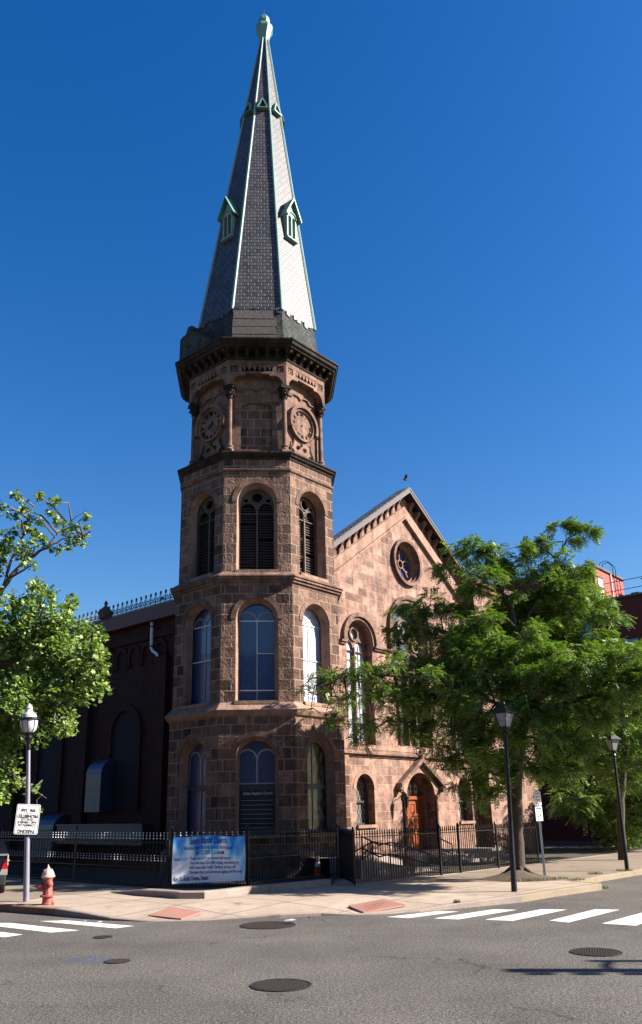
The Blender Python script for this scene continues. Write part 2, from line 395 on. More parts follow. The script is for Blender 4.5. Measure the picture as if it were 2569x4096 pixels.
M['tact'] = plain('orange_red_tactile', (.42,.20,.15), .85, 0, .15, 10)
M['rust'] = plain('rusty_cast_iron', (.060,.042,.036), .75, .2, .5, 25, .004)
M['rustrim'] = plain('dark_cast_iron', (.014,.010,.009), .8, .2, .5, 25, .004)
def bluepaint():
    m, nt, b = mat('blue_chalk_spray'); co = coord(nt); n = noise(nt, co, 13, 5, .75)
    r = ramp(nt, [(.52, (0,0,0)), (.62, (.85,.85,.85))]); nt.links.new(n.outputs[0], r.inputs[0])
    nt.links.new(r.outputs[0], b.inputs['Alpha']); b.inputs['Base Color'].default_value = (.07,.19,.42,1); b.inputs['Roughness'].default_value = .8
    return m
M['blue'] = bluepaint()
def leafm(name, c0, c1, c2):
    m, nt, b = mat(name); g = N(nt, 'ShaderNodeNewGeometry')
    r = ramp(nt, [(0, c0), (.55, c1), (1, c2)]); nt.links.new(g.outputs['Random Per Island'], r.inputs[0])
    nt.links.new(r.outputs[0], b.inputs['Base Color']); b.inputs['Roughness'].default_value = .5; b.inputs['Specular IOR Level'].default_value = .35
    tr = nt.nodes.new('ShaderNodeBsdfTranslucent'); t2 = mixc(nt, r.outputs[0], (1.7,1.9,.5), 1.0, 'MULTIPLY'); nt.links.new(t2, tr.inputs[0])
    mx = nt.nodes.new('ShaderNodeMixShader'); mx.inputs[0].default_value = .17
    nt.links.new(b.outputs[0], mx.inputs[1]); nt.links.new(tr.outputs[0], mx.inputs[2])
    nt.links.new(mx.outputs[0], nt.nodes['Material Output'].inputs[0]); return m
M['locust'] = leafm('locust_leaves', (.055,.13,.022), (.19,.31,.055), (.40,.50,.13))
M['plane'] = leafm('maple_leaves', (.08,.15,.03), (.20,.31,.06), (.38,.49,.13))
M['grass'] = leafm('grass_blades', (.07,.09,.025), (.12,.13,.045), (.20,.18,.08))

def colours_of_diamonds():
    m, nt, b = mat('stained_glass_diamonds'); uv = coord(nt, 'UV')
    mp = N(nt, 'ShaderNodeMapping'); mp.inputs['Rotation'].default_value = (0, 0, R(45)); mp.inputs['Scale'].default_value = (1, .6, 1)
    mp2 = N(nt, 'ShaderNodeMapping'); mp2.inputs['Scale'].default_value = (1, .55, 1); nt.links.new(uv, mp2.inputs[0]); nt.links.new(mp2.outputs[0], mp.inputs[0]); mp.inputs['Scale'].default_value = (1, 1, 1)
    br = nt.nodes.new('ShaderNodeTexBrick'); br.offset = 0
    for k, v in (('Scale', 1), ('Mortar Size', .006), ('Brick Width', .1), ('Row Height', .1)): br.inputs[k].default_value = v
    br.inputs['Color1'].default_value = (0,0,0,1); br.inputs['Color2'].default_value = (1,1,1,1); br.inputs['Mortar'].default_value = (.1,.1,.1,1)
    nt.links.new(mp.outputs[0], br.inputs['Vector'])
    r = ramp(nt, [(0, (.06,.10,.04)), (.3, (.25,.15,.06)), (.5, (.16,.22,.24)), (.75, (.12,.04,.03)), (1, (.22,.26,.16))], 'CONSTANT'); nt.links.new(br.outputs[0], r.inputs[0])
    nt.links.new(r.outputs[0], b.inputs['Base Color']); b.inputs['Roughness'].default_value = .2
    return m
M['diam'] = colours_of_diamonds()

# ------------------------------------------------------------------ ground
def sheet(name, pts, z, material, kind='structure', thick=None):
    mb = MB(); loops = [[Vector((p[0], p[1], 0)) for p in pts]]
    tr = tessellate_polygon(loops)
    mb.add([(p[0], p[1], z) for p in pts], [tuple(t) for t in tr])
    if thick:
        n = len(pts); mb.add([(p[0], p[1], z) for p in pts]+[(p[0], p[1], z-thick) for p in pts], [(i, (i+1) % n, n+(i+1) % n, n+i) for i in range(n)])
    o = mb.build(name, material)
    for p in o.data.polygons:
        pass
    bm = bmesh.new(); bm.from_mesh(o.data); 
    for f in bm.faces:
        if abs(f.normal.z) > .5 and f.normal.z < 0: f.normal_flip()
    bm.to_mesh(o.data); bm.free()
    if kind: o['kind'] = kind
    return o
gm = MB()
for i in range(1): gm.add([(-900,-500,0),(900,-500,0),(900,1400,0),(-900,1400,0)], [(0,1,2,3)])
g = gm.build('road', M['asphalt']); g['kind'] = 'structure'

KB = [(-39.9,47.8,.13),(-6.34,17.89,.13),(-5.6,17.42,.13),(-4.93,16.99,.13),(-4.25,16.48,.10),(-3.65,16.08,.05),(-2.9,15.83,.012),(-1.91,15.84,.012),(-1.2,15.95,.03),(-.53,16.04,.06),
      (.22,16.22,.055),(.9,16.24,.014),(1.48,16.30,.012),(2.1,16.52,.04),(2.69,16.87,.08),(3.38,17.27,.11),(4.38,17.88,.13),(5.34,18.85,.13),(6.2,19.6,.13),(6.8,20.13,.13),
      (6.86,20.36,.13),(6.70,20.62,.13),(6.45,20.90,.13),(7.54,22.33,.13),(9.35,24.24,.13),(42.6,61.5,.13)]
def inset(pts, w):
    out = []
    n = len(pts)
    for i in range(n):
        a = Vector(pts[max(i-1, 0)][:2]); b = Vector(pts[min(i+1, n-1)][:2]); p = Vector(pts[i][:2])
        d = (b-a).normalized(); nrm = Vector((-d.y, d.x)); out.append(p+nrm*w)
    return out
K1 = inset(KB, .16); K2 = inset(KB, 1.7)
K2 = [p for p in K2]
# monotone clean-up of the inner row
mb = MB(); n = len(KB)
row0 = [(K1[i].x, K1[i].y, KB[i][2]) for i in range(n)]
row1 = []
for i in range(n):
    q = K2[i]; row1.append((q.x, q.y, .13))
# around the bump-out keep the inner row on one straight line
for i in range(19, 23): row1[i] = (5.30+(i-19)*.16, 20.75+(i-19)*.2, .13)
row1[18] = (4.95, 20.35, .13); row1[17] = (4.35, 19.75, .13)
mb.add(row0+row1, [(i, i+1, n+i+1, n+i) for i in range(n-1)])
loop = [Vector((p[0], p[1], 0)) for p in row1]+[Vector((60,120,0)), Vector((-60,120,0))]
mb.add([(p.x, p.y, .13) for p in loop], [tuple(t) for t in tessellate_polygon([loop])])
sw = mb.build('sidewalk', M['concrete'], recalc=False); sw['kind'] = 'structure'
bm = bmesh.new(); bm.from_mesh(sw.data)
for f in bm.faces:
    if f.normal.z < 0: f.normal_flip()
bm.to_mesh(sw.data); bm.free()
def kerb(i0, i1, material, name='kerb'):
    mb = MB(); idx = list(range(i0, i1+1)); m_ = len(idx); vs = []
    for i in idx:
        p = KB[i]; k = K1[i]; d = (k-Vector(p[:2])).normalized()
        vs += [(p[0], p[1], -.05), (p[0], p[1], p[2]-.01), (p[0]+d.x*.02, p[1]+d.y*.02, p[2]+.004), (k.x, k.y, p[2]+.004), (k.x, k.y, -.05)]
    fs = []
    for j in range(m_-1):
        for q in range(4): fs.append((j*5+q, (j+1)*5+q, (j+1)*5+q+1, j*5+q+1))
    fs += [(0,1,2,3,4), tuple((m_-1)*5+q for q in range(5))]
    mb.add(vs, fs); o = mb.build(name, material); o['kind'] = 'structure'; return o
kerb(0, 3, M['kerbr'], 'red_kerb'); kerb(3, 16, M['kerb']); kerb(16, 22, M['kerby'], 'yellow_kerb'); kerb(22, 25, M['kerby'], 'far_kerb')
def L2(pts): return [(lw(u, v).x, lw(u, v).y) for u, v in pts]
sheet('pebbled_strip', L2([(.45,-5.95),(0,-6.6),(-.02,-7.9),(1.0,-9.1),(1.45,-9.42),(45,-9.42),(45,-5.95)]), .1345, M['aggr'])
sheet('pebbled_strip', [(-6.45,18.35),(-6.0,19.0),(-5.72,19.65),(-5.1,20.05),(-4.6,20.9),(-5.3,22.0),(-30,43.6),(-36,45)], .1345, M['aggr'])
sheet('yard_ground', L2([(-5.45,-3.0),(-2.6,-5.1),(-1.6,-3.9),(.9,-3.9),(1.0,-5.75),(30,-5.75),(30,30),(-5.5,40)]), .1385, M['yard'])
# tactile pads
def tact(pts, name, label):
    th = empty(name, (*[sum(p[k] for p in pts)/4 for k in (0, 1)], .02), 0, label, 'tactile paving', 'tactile pads at the corner ramps')
    c = Vector(th.location); A, B, C_, D_ = [Vector((p[0], p[1], p[2]))-c for p in pts]
    mb = MB(); mb.add([A, B, C_, D_, *[q-Vector((0,0,.03)) for q in (A, B, C_, D_)]], [(0,1,2,3),(0,1,5,4),(1,2,6,5),(2,3,7,6),(3,0,4,7)]); mb.build('base_plate', M['tact'], th)
    mb = MB()
    for i in range(12):
        for j in range(12):
            s, t = (i+.5)/12, (j+.5)/12
            q = A*(1-s)*(1-t)+B*s*(1-t)+C_*s*t+D_*(1-s)*t
            mb.lathe([(.024, -.002), (.016, .007)], q, 6)
    mb.build('dome', M['tact'], th)
tact([(-2.32,15.88,.036),(-3.0,16.32,.058),(-2.68,16.92,.135),(-2.0,16.42,.09)], 'tactile_pad', 'orange tactile ramp pad in the pavement nearest the banner')
tact([(1.02,16.38,.034),(1.88,16.92,.10),(1.5,17.5,.15),(.76,16.9,.10)], 'tactile_pad', 'orange tactile ramp pad before the striped crossing on the right')
# crossing bars
def bar(pts, label):
    o = sheet('crosswalk_bar', pts, .004, M['road_white'], None); tag(o, label, 'road marking', 'white crossing bars')
RB = [[(1.4,15.88),(1.78,15.66),(2.83,16.50),(2.48,16.64)], [(2.2,15.56),(2.61,15.36),(3.95,16.6),(3.54,16.76)], [(3.05,15.26),(3.49,15.05),(4.87,16.5),(4.42,16.63)],
      [(4.1,15.0),(4.34,14.72),(5.8,16.33),(5.39,16.48)], [(4.83,14.53),(5.27,14.2),(6.7,15.95),(6.25,16.1)]]
for b_, l in zip(RB, ['first white crossing bar from the corner, beside the tactile pad', 'second white crossing bar, right of the shortest one', 'middle white bar of the right-hand crossing', 'fourth white bar of the right-hand crossing with a frayed left end', 'white crossing bar cut off by the right edge of the photo']): bar(b_, l)
LB = [[(-4.98,16.17),(-3.31,15.0),(-3.04,15.26),(-4.5,16.22)], [(-6.2,16.05),(-4.3,14.62),(-3.87,14.82),(-5.46,15.99)], [(-6.6,15.3),(-4.9,14.16),(-4.70,14.45),(-6.1,15.45)]]
for b_, l in zip(LB, ['long white crossing bar nearest the hydrant kerb', 'middle white crossing bar on the left side', 'white crossing bar cut off at the left edge of the photo']): bar(b_, l)
# manholes
def manhole(x, y, r, label, grid=9):
    t = empty('manhole', (x, y, .0), random.random(), label, 'manhole cover', 'cast iron covers in the road')
    mb = MB(); mb.lathe([(r, .001), (r, .010), (r*.93, .012), (r*.93, .007)], n=40); mb.build('rim', M['rustrim'], t)
    mb = MB(); mb.lathe([(r*.93, .002), (r*.92, .006)], n=32); pl = mb.build('cover', M['rustrim'], t)
    mb = MB(); st = 2*r/grid
    for i in range(-grid, grid+1):
        for j in range(-grid, grid+1):
            a, b_ = (i+.5*(j % 2))*st*.5, j*st*.5
            if math.hypot(a, b_) < r*.86: mb.box((a, b_, .009), (st*.26, st*.26, .008))
    mb.build('stud', M['rust'], t)
manhole(-.33, 10.03, .345, 'large round manhole cover in the road nearest the photographer')
manhole(3.8, 11.8, .335, 'round manhole cover beside the long pole shadow on the right')
manhole(-.71, 15.04, .48, 'wide round manhole cover at the kerb between the two ramps', 12)
manhole(-3.28, 13.98, .15, 'small plain valve cover below the left crossing bars', 4)
manhole(-2.55, 11.75, .17, 'small round valve cover next to the blue spray paint', 5)
bp = sheet('spray_paint_mark', [(-3.25,11.7),(-2.75,11.55),(-2.6,11.85),(-2.7,12.1),(-3.0,12.3),(-3.3,12.1)], .004, M['blue'], None); tag(bp, 'blue sprayed utility mark on the asphalt beside a small valve cover', 'road marking')
bp = sheet('spray_paint_mark', [(.22,14.1),(.55,14.05),(.6,14.3),(.25,14.35)], .004, M['blue'], None); tag(bp, 'faint small blue spray mark in the middle of the road', 'road marking')
def litter(x, y, z, s, label, name='litter', mt=None, cat='litter'):
    mb = MB(); rr = random.Random(x)
    n_ = 9; vs = [(rr.uniform(-1,1)*s, rr.uniform(-.6,.6)*s, rr.uniform(0,.55)*s) for _ in range(n_)]
    bm = bmesh.new()
    for v in vs: bm.verts.new(v)
    bmesh.ops.convex_hull(bm, input=bm.verts); me = bpy.data.meshes.new(name); bm.to_mesh(me); bm.free()
    me.materials.append(mt or M['paper']); o = bpy.data.objects.new(name, me); COL.objects.link(o); o.location = (x, y, z); tag(o, label, cat, 'litter in the gutter')
litter(-4.05,15.95,.004,.05,'crumpled white scrap in the gutter below the hydrant'); litter(-3.75,15.72,.004,.07,'flat white scrap beside the left crossing bar')
litter(6.9,21.35,.004,.09,'white paper scrap in the gutter by the far kerb'); litter(7.15,21.5,.004,.06,'smaller white scrap right of the paper by the far kerb')
litter(.02,16.0,.004,.045,'small reddish leaf of litter at the kerb between the ramps', mt=M['hyd'])
# plastic bottle lying on the corner manhole
mb = MB(); MM = Matrix.Rotation(R(82), 3, 'Y'); mb.lathe([(.028,0),(.03,.03),(.03,.13),(.012,.17),(.012,.19)], (-.42,15.12,.045), 10, M=MM)
bt = mb.build('plastic_bottle', M['lampg'], None, True); tag(bt, 'crushed clear plastic bottle lying on the corner manhole rim', 'bottle')

# ------------------------------------------------------------------ the church
CH = empty('church', T, THETA, 'brownstone corner church with octagonal clock tower, slate spire and gabled front', 'church')
FN = {'front': (-.70710678, -.70710678), 'right': (0, -1), 'left': (-1, 0)}
FR = {k: frame((0,0,0), v) for k, v in FN.items()}
def fdir(k): a = R(k*45); return (math.cos(a), math.sin(a))
def which(k): return {4: 'left', 5: 'front', 6: 'right'}.get(k % 8)
TAN = math.tan(math.pi/8)

def storey(name, ap, z0, z1, hole, th=.45, material=None):
    mb = MB()
    for k in range(8):
        w = ap*TAN; fr = frame((0,0,0), fdir(k))
        holes = [hole] if (which(k) and hole) else []
        mb.plate(fr, [(-w, z0), (w, z0), (w, z1), (-w, z1)], holes, ap-th, ap)
    return mb.build(name, material or M['tower'], CH)
def voids(name, ap, z0, z1):
    mb = MB(); mb.octring([(ap-.75, z0), (ap-.7, z0), (ap-.7, z1), (ap-.75, z1)]); return mb.build(name, M['dark'], CH)
AP1, AP2, AP3, AP4 = 2.70, 2.63, 2.56, 2.37
storey('tower_wall', AP1, .05, 4.50, arch(0, .62, 1.25, 3.33))
storey('tower_wall', AP2, 4.86, 8.52, arch(0, .64, 4.98, 7.46))
storey('tower_wall', AP3, 8.90, 12.36, arch(0, .645, 9.02, 11.3))
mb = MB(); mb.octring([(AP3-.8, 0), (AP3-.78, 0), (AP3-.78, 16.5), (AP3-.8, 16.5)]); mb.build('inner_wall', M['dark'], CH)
# corner quoins: dressed strips at the arrises are left to the joint pattern; window surrounds are real
def mullion_bars(mb, fr, segs, w, d0, d1):
    for a0, z0, a1, z1 in segs:
        p = fr(a0, (d0+d1)/2, z0); q = fr(a1, (d0+d1)/2, z1); nrm = fr(0, 1, 0)-fr(0, 0, 0)
        mb.bar(p, q, abs(d1-d0), w, up=(q-p).cross(nrm))
def arcs(cx, cz, r, a0=0, a1=180, n=10):
    pts = [(cx+r*math.cos(R(a0+(a1-a0)*i/n)), cz+r*math.sin(R(a0+(a1-a0)*i/n))) for i in range(n+1)]
    return [(*pts[i], *pts[i+1]) for i in range(n)]
def surround(fr, win, cx, h, zs, z0, ap, w=.16, m_=None, proud=.02, leg=0):
    mb = MB(); mb.plate(fr, archring(cx, h, h+w, zs, leg=leg), [], ap-.02, ap+proud); return mb.build('arch_ring', m_ or M['smooth'], win)
def sillp(fr, win, cx, h, z, ap, m_=None, t=.10, out=.08):
    mb = MB(); mb.plate(fr, [(cx-h-.03, z-t), (cx+h+.03, z-t), (cx+h+.03, z), (cx-h-.03, z)], [], ap-.33, ap+out); return mb.build('sill', m_ or M['fsmooth'], win)

def splay(fr, win, h, z0, zs, ap, t=.11, dep=.28):
    o = arch(0, h+.004, z0, zs, 18); i_ = arch(0, h-t, z0+.02, zs, 18); n = len(o); mb = MB()
    mb.add([fr(a, ap-.006, z) for a, z in o]+[fr(a, ap-dep, z) for a, z in i_], [(k, (k+1) % n, n+(k+1) % n, n+k) for k in range(n)])
    return mb.build('splayed_reveal', M['fsmooth'], win)
def belfry_window(face):
    fr = FR[face]; ap = AP3; h, z0, zs = .645, 9.02, 11.3
    mb = MB(); mb.plate(fr, arch(0, h, z0, zs), [arch(0, h-.06, z0+.05, zs)], ap-.46, ap-.33)
    w = mb.build('belfry_window', M['tracery'], CH)
    hb = h-.06; mb = MB()
    cz = zs-.30
    out = arch(0, hb, cz, zs)
    out = arch(0, hb+.02, cz, zs)
    mb.plate(fr, out, [arch(-.29, .245, cz+.03, cz+.14, 10), arch(.29, .245, cz+.03, cz+.14, 10), circ(0, zs+.27, .17, 16),
                       circ(-.36, zs+.17, .075, 8), circ(.36, zs+.17, .075, 8)], ap-.42, ap-.36)
    mullion_bars(mb, fr, [(0, z0, 0, cz+.1)], .05, ap-.42, ap-.34); mb.build('tracery', M['tracery'], w)
    mb = MB(); mullion_bars(mb, fr, arcs(0, zs+.27, .19, 0, 360, 14)+arcs(-.29, cz+.14, .26)+arcs(.29, cz+.14, .26), .035, ap-.36, ap-.32); mb.build('moulding', M['tracery'], w)
    mb = MB(); z = z0+.06
    n = (fr(0,1,0)-fr(0,0,0)); l = (fr(1,0,0)-fr(0,0,0))
    while z < zs+.1:
        for s in (-1, 1):
            jit = random.uniform(-.006, .006)
            if random.random() < .05: continue
            vs = []
            for a in (s*.03, s*(hb+.02)):
                for d, dz in ((-.43, 0), (-.50, .06), (-.50, .075), (-.43, .015)): vs.append(fr(a, ap+d, z+dz+jit))
            mb.add(vs, [(0,1,2,3),(7,6,5,4),(0,4,5,1),(1,5,6,2),(2,6,7,3),(3,7,4,0)])
        z += .088
    mb.build('louvre', M['louvre'], w)
    mb = MB(); mb.plate(fr, arch(0, h+.02, z0-.02, zs), [], ap-.60, ap-.56); mb.build('shutter_back', M['dark'], w)
    surround(fr, w, 0, h, zs, z0, ap); sillp(fr, w, 0, h, z0, ap); splay(fr, w, h, z0, zs, ap)
for f in FR: belfry_window(f)
def mid_window(face):
    fr = FR[face]; ap = AP2; h, z0, zs = .64, 4.98, 7.46
    mb = MB(); mb.plate(fr, arch(0, h, z0, zs), [arch(0, h-.045, z0+.05, zs)], ap-.40, ap-.30)
    w = mb.build('window', M['frame'], CH)
    mb = MB(); mb.plate(fr, arch(0, h-.03, z0+.03, zs), [], ap-.38, ap-.37); mb.build('pane', M['stormlit'] if face == 'right' else M['storm'], w)  # right face takes the sunlit copy of the glass
    mb = MB(); seg = [(0, z0+.05, 0, zs)]+arcs(-.3, zs, .28)+arcs(.3, zs, .28)
    mullion_bars(mb, fr, seg, .035, ap-.368, ap-.352)
    zb = 5.33 if face == 'front' else 6.35
    mb2 = MB(); mullion_bars(mb2, fr, [(-h+.04, zs, h-.04, zs), (-h+.04, zb, h-.04, zb)], .03, ap-.37, ap-.34)
    if face == 'front': mullion_bars(mb2, fr, [(0, 6.45, h-.05, 6.45), (0, 6.45, 0, zs)], .018, ap-.37, ap-.345)
    mb.build('glazing_bar', M['framel'] if face != 'right' else M['stormlit'], w); mb2.build('transom', M['white'], w)
    surround(fr, w, 0, h, zs, z0, ap); sillp(fr, w, 0, h, z0, ap); splay(fr, w, h, z0, zs, ap)
for f in FR: mid_window(f)
def low_window(face):
    fr = FR[face]; ap = AP1; h, z0, zs = .62, 1.25, 3.33
    mb = MB(); mb.plate(fr, arch(0, h, z0, zs), [arch(0, h-.06, 2.62, zs), [(-h+.06, z0+.08), (h-.06, z0+.08), (h-.06, 2.48), (-h+.06, 2.48)]], ap-.40, ap-.30)
    w = mb.build('window', M['frame'], CH)
    if face == 'right':
        mb = MB(); mb.plate(fr, arch(0, h-.03, z0+.03, zs), [], ap-.38, ap-.37); mb.build('pane', M['diam'], w)
    else:
        mb = MB(); mb.plate(fr, arch(0, h-.03, z0+.03, zs), [], ap-.38, ap-.37); mb.build('pane', M['storm'], w)
    mb = MB()
    if face != 'right':
        mullion_bars(mb, fr, [(0, 2.62, 0, 3.35)]+arcs(-.28, zs, .27)+arcs(.28, zs, .27)+arcs(0, zs, .54, 0, 180, 14)+[(-.54, 2.62, -.54, zs), (.54, 2.62, .54, zs)], .045, ap-.368, ap-.345)
    if face == 'front': mb.plate(fr, [(-.56, 2.52), (.56, 2.52), (.56, 2.66), (-.56, 2.66)], [], ap-.365, ap-.335)
    if face == 'left': mullion_bars(mb, fr, [(0, 1.3, 0, 2.5)], .04, ap-.368, ap-.345)
    if face == 'right': mullion_bars(mb, fr, [(-.55, 2.55, .55, 2.55), (0, 1.3, 0, 3.8)], .04, ap-.368, ap-.345)
    mb.build('glazing_bar', M['framel'], w)
    if face == 'front':
        mb = MB(); mb.plate(fr, [(-.50, 1.36), (.50, 1.36), (.50, 2.44), (-.50, 2.44)], [], ap-.36, ap-.33); nb = mb.build('notice_board', M['black'], w)
        t = text_mb('Salem Baptist Church', .12, fr, .03, 2.33, ap-.322, .86, .002)
        for i in range(7): z = 1.42+i*.125; t.plate(fr, [(-.46, z), (.46, z), (.46, z+.008), (-.46, z+.008)], [], ap-.326, ap-.322)
        t.build('notice_lettering', M['pale'], w)
    surround(fr, w, 0, h, zs, z0, ap); sillp(fr, w, 0, h, z0, ap); splay(fr, w, h, z0, zs, ap)
for f in FR: low_window(f)

# string courses and cornices
def course(name, prof, m_): 
    mb = MB(); mb.octring(prof); return mb.build(name, m_, CH)
course('plinth', [(2.60,0),(2.86,0),(2.86,.75),(2.70,.86),(2.60,.86)], M['smooth'])
course('sill_course', [(2.3,4.50),(2.70,4.50),(2.78,4.56),(2.84,4.66),(2.86,4.70),(2.63,4.93),(2.3,4.93)], M['fsmooth'])
course('sill_course', [(2.2,8.50),(2.64,8.50),(2.66,8.58),(2.72,8.60),(2.72,8.66),(2.78,8.68),(2.78,8.74),(2.82,8.76),(2.82,8.80),(2.57,8.97),(2.2,8.97)], M['smooth'])
course('string_course', [(2.2,12.36),(2.60,12.36),(2.62,12.40),(2.62,12.43),(2.56,12.46),(2.2,12.46)], M['smooth'])
storey('frieze_wall', AP3-.01, 12.46, 12.80, None)
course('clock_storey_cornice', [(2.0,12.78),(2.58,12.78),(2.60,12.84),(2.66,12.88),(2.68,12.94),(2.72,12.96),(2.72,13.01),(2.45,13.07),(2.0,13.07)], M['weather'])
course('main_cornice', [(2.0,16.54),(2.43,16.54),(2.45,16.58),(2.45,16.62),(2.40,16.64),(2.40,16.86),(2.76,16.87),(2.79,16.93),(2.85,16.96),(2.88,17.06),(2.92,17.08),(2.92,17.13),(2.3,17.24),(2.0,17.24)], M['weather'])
# modillions
for k in range(8):
    if not which(k): continue
    fr = frame((0,0,0), fdir(k)); 
    for i in range(7):
        a = -1.02+i*.34; mb = MB()
        prof = [(2.39, 16.62), (2.48, 16.62), (2.52, 16.70), (2.66, 16.76), (2.72, 16.865), (2.39, 16.865)]
        vs = [fr(a+s, d, z) for s in (-.06, .06) for d, z in prof]; n_ = len(prof)
        mb.add(vs, [tuple(range(n_)), tuple(range(2*n_-1, n_-1, -1))]+[(i_, (i_+1) % n_, n_+(i_+1) % n_, n_+i_) for i_ in range(n_)])
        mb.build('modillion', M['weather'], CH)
# clock storey
mb = MB()
for k in range(8):
    w = 2.10*TAN; fr = frame((0,0,0), fdir(k))
    if which(k) == 'front': hol = [arch(-.02, .53, 13.3, 14.88, 10, .20)]
    else: hol = []
    mb.plate(fr, [(-w, 13.0), (w, 13.0), (w, 16.6), (-w, 16.6)], hol, 1.7, 2.10)
mb.build('clock_storey_wall', M['smooth'], CH)
mb = MB(); mb.plate(FR['front'], [(-.6, 13.25), (.6, 13.25), (.6, 15.15), (-.6, 15.15)], [], 1.8, 2.0); mb.build('blind_panel', M['tower'], CH)
mb = MB(); mb.plate(FR['front'], [(-.62,13.2),(.58,13.2),(.58,13.32),(-.62,13.32)], [], 2.0, 2.17); mb.build('panel_sill', M['smooth'], CH)
# arcaded frieze: plate with flat arch and sunk squares
for k in range(8):
    w = 2.40*TAN; fr = frame((0,0,0), fdir(k))
    top, spr = 16.56, 15.62
    low = [(-w, spr), (-w+.12, spr), (-w+.14, 15.75), (-w+.22, 15.88), (-w+.34, 15.95), (-.42, 15.97), (-.40, 16.04), (.40, 16.04), (.42, 15.97), (w-.34, 15.95), (w-.22, 15.88), (w-.14, 15.75), (w-.12, spr), (w, spr)]
    low = [low[i] for i in range(len(low))]
    poly = low+[(w, top), (-w, top)]
    hol = [[(s*.78-.12, 16.10), (s*.78+.12, 16.10), (s*.78+.12, 16.34), (s*.78-.12, 16.34)] for s in (-1, 1)]+[[(-.52, 16.12), (.52, 16.12), (.52, 16.36), (-.52, 16.36)]]
    mb = MB(); mb.plate(fr, poly, hol, 2.11, 2.40); fz = mb.build('frieze_arch', M['smooth'], CH)
    if which(k):
        mb = MB(); mb.plate(fr, [(-w+.02, 16.05), (w-.02, 16.05), (w-.02, 16.4), (-w+.02, 16.4)], [], 2.2, 2.30); mb.build('frieze_back', M['weather'], fz)
        mb = MB()
        for i in range(6):
            a = -.52+i*1.04/6; mb.plate(fr, [(a, 16.36), (a+.087, 16.14), (a+.173, 16.36)], [], 2.30, 2.385)
        for s in (-1, 1):
            for a in range(4):
                an = a*math.pi/2+.78; c_ = (s*.78, 16.22)
                mb.plate(fr, [(c_[0], c_[1]), (c_[0]+.1*math.cos(an-.45), c_[1]+.1*math.sin(an-.45)), (c_[0]+.11*math.cos(an), c_[1]+.11*math.sin(an)), (c_[0]+.1*math.cos(an+.45), c_[1]+.1*math.sin(an+.45))], [], 2.30, 2.38)
        mb.build('frieze_carving', M['smooth'], fz)
        mb = MB()        # stepped label above the bay
        for s in (-1, 1):
            seg = [(s*.86, 15.50, s*.45, 15.50), (s*.45, 15.50, s*.36, 15.62), (s*.36, 15.62, s*.12, 15.62), (s*.12, 15.62, 0, 15.50)]
            mullion_bars(mb, fr, seg, .03, 2.10, 2.16)
        mb.build('label_moulding', M['smooth'], fz)
# corner columns
for k in range(8):
    a = R(k*45+22.5); r = 2.40; c = Vector((r*math.cos(a), r*math.sin(a), 0))
    mb = MB(); mb.lathe([(.085, 13.44), (.075, 15.18)], c, 14); col_ = mb.build('corner_column', M['smooth'], CH, True)
    mb = MB(); mb.box(c+Vector((0,0,13.14)), (.34,.34,.16), a); mb.lathe([(.15, 13.22), (.16, 13.27), (.13, 13.31), (.11, 13.34), (.135, 13.39), (.12, 13.43), (.085, 13.45)], c, 14); mb.build('column_base', M['smooth'], col_)
    mb = MB(); mb.lathe([(.08, 15.14), (.11, 15.17), (.085, 15.20), (.09, 15.26), (.12, 15.36), (.17, 15.46), (.17, 15.50)], c, 12); mb.box(c+Vector((0,0,15.56)), (.37,.37,.11), a)
    rr = random.Random(k)
    for j in range(16):
        b = 2*math.pi*j/8+(.4 if j > 7 else 0); zz = 15.31 if j < 8 else 15.43; q = c+Vector((math.cos(b)*.14, math.sin(b)*.14, zz))
        mb.lathe([(.005, -.05), (.035, -.02), (.045, .02), (.02, .05)], q+Vector((rr.uniform(-.01,.01), rr.uniform(-.01,.01), 0)), 6)
    mb.build('capital', M['weather'], col_)
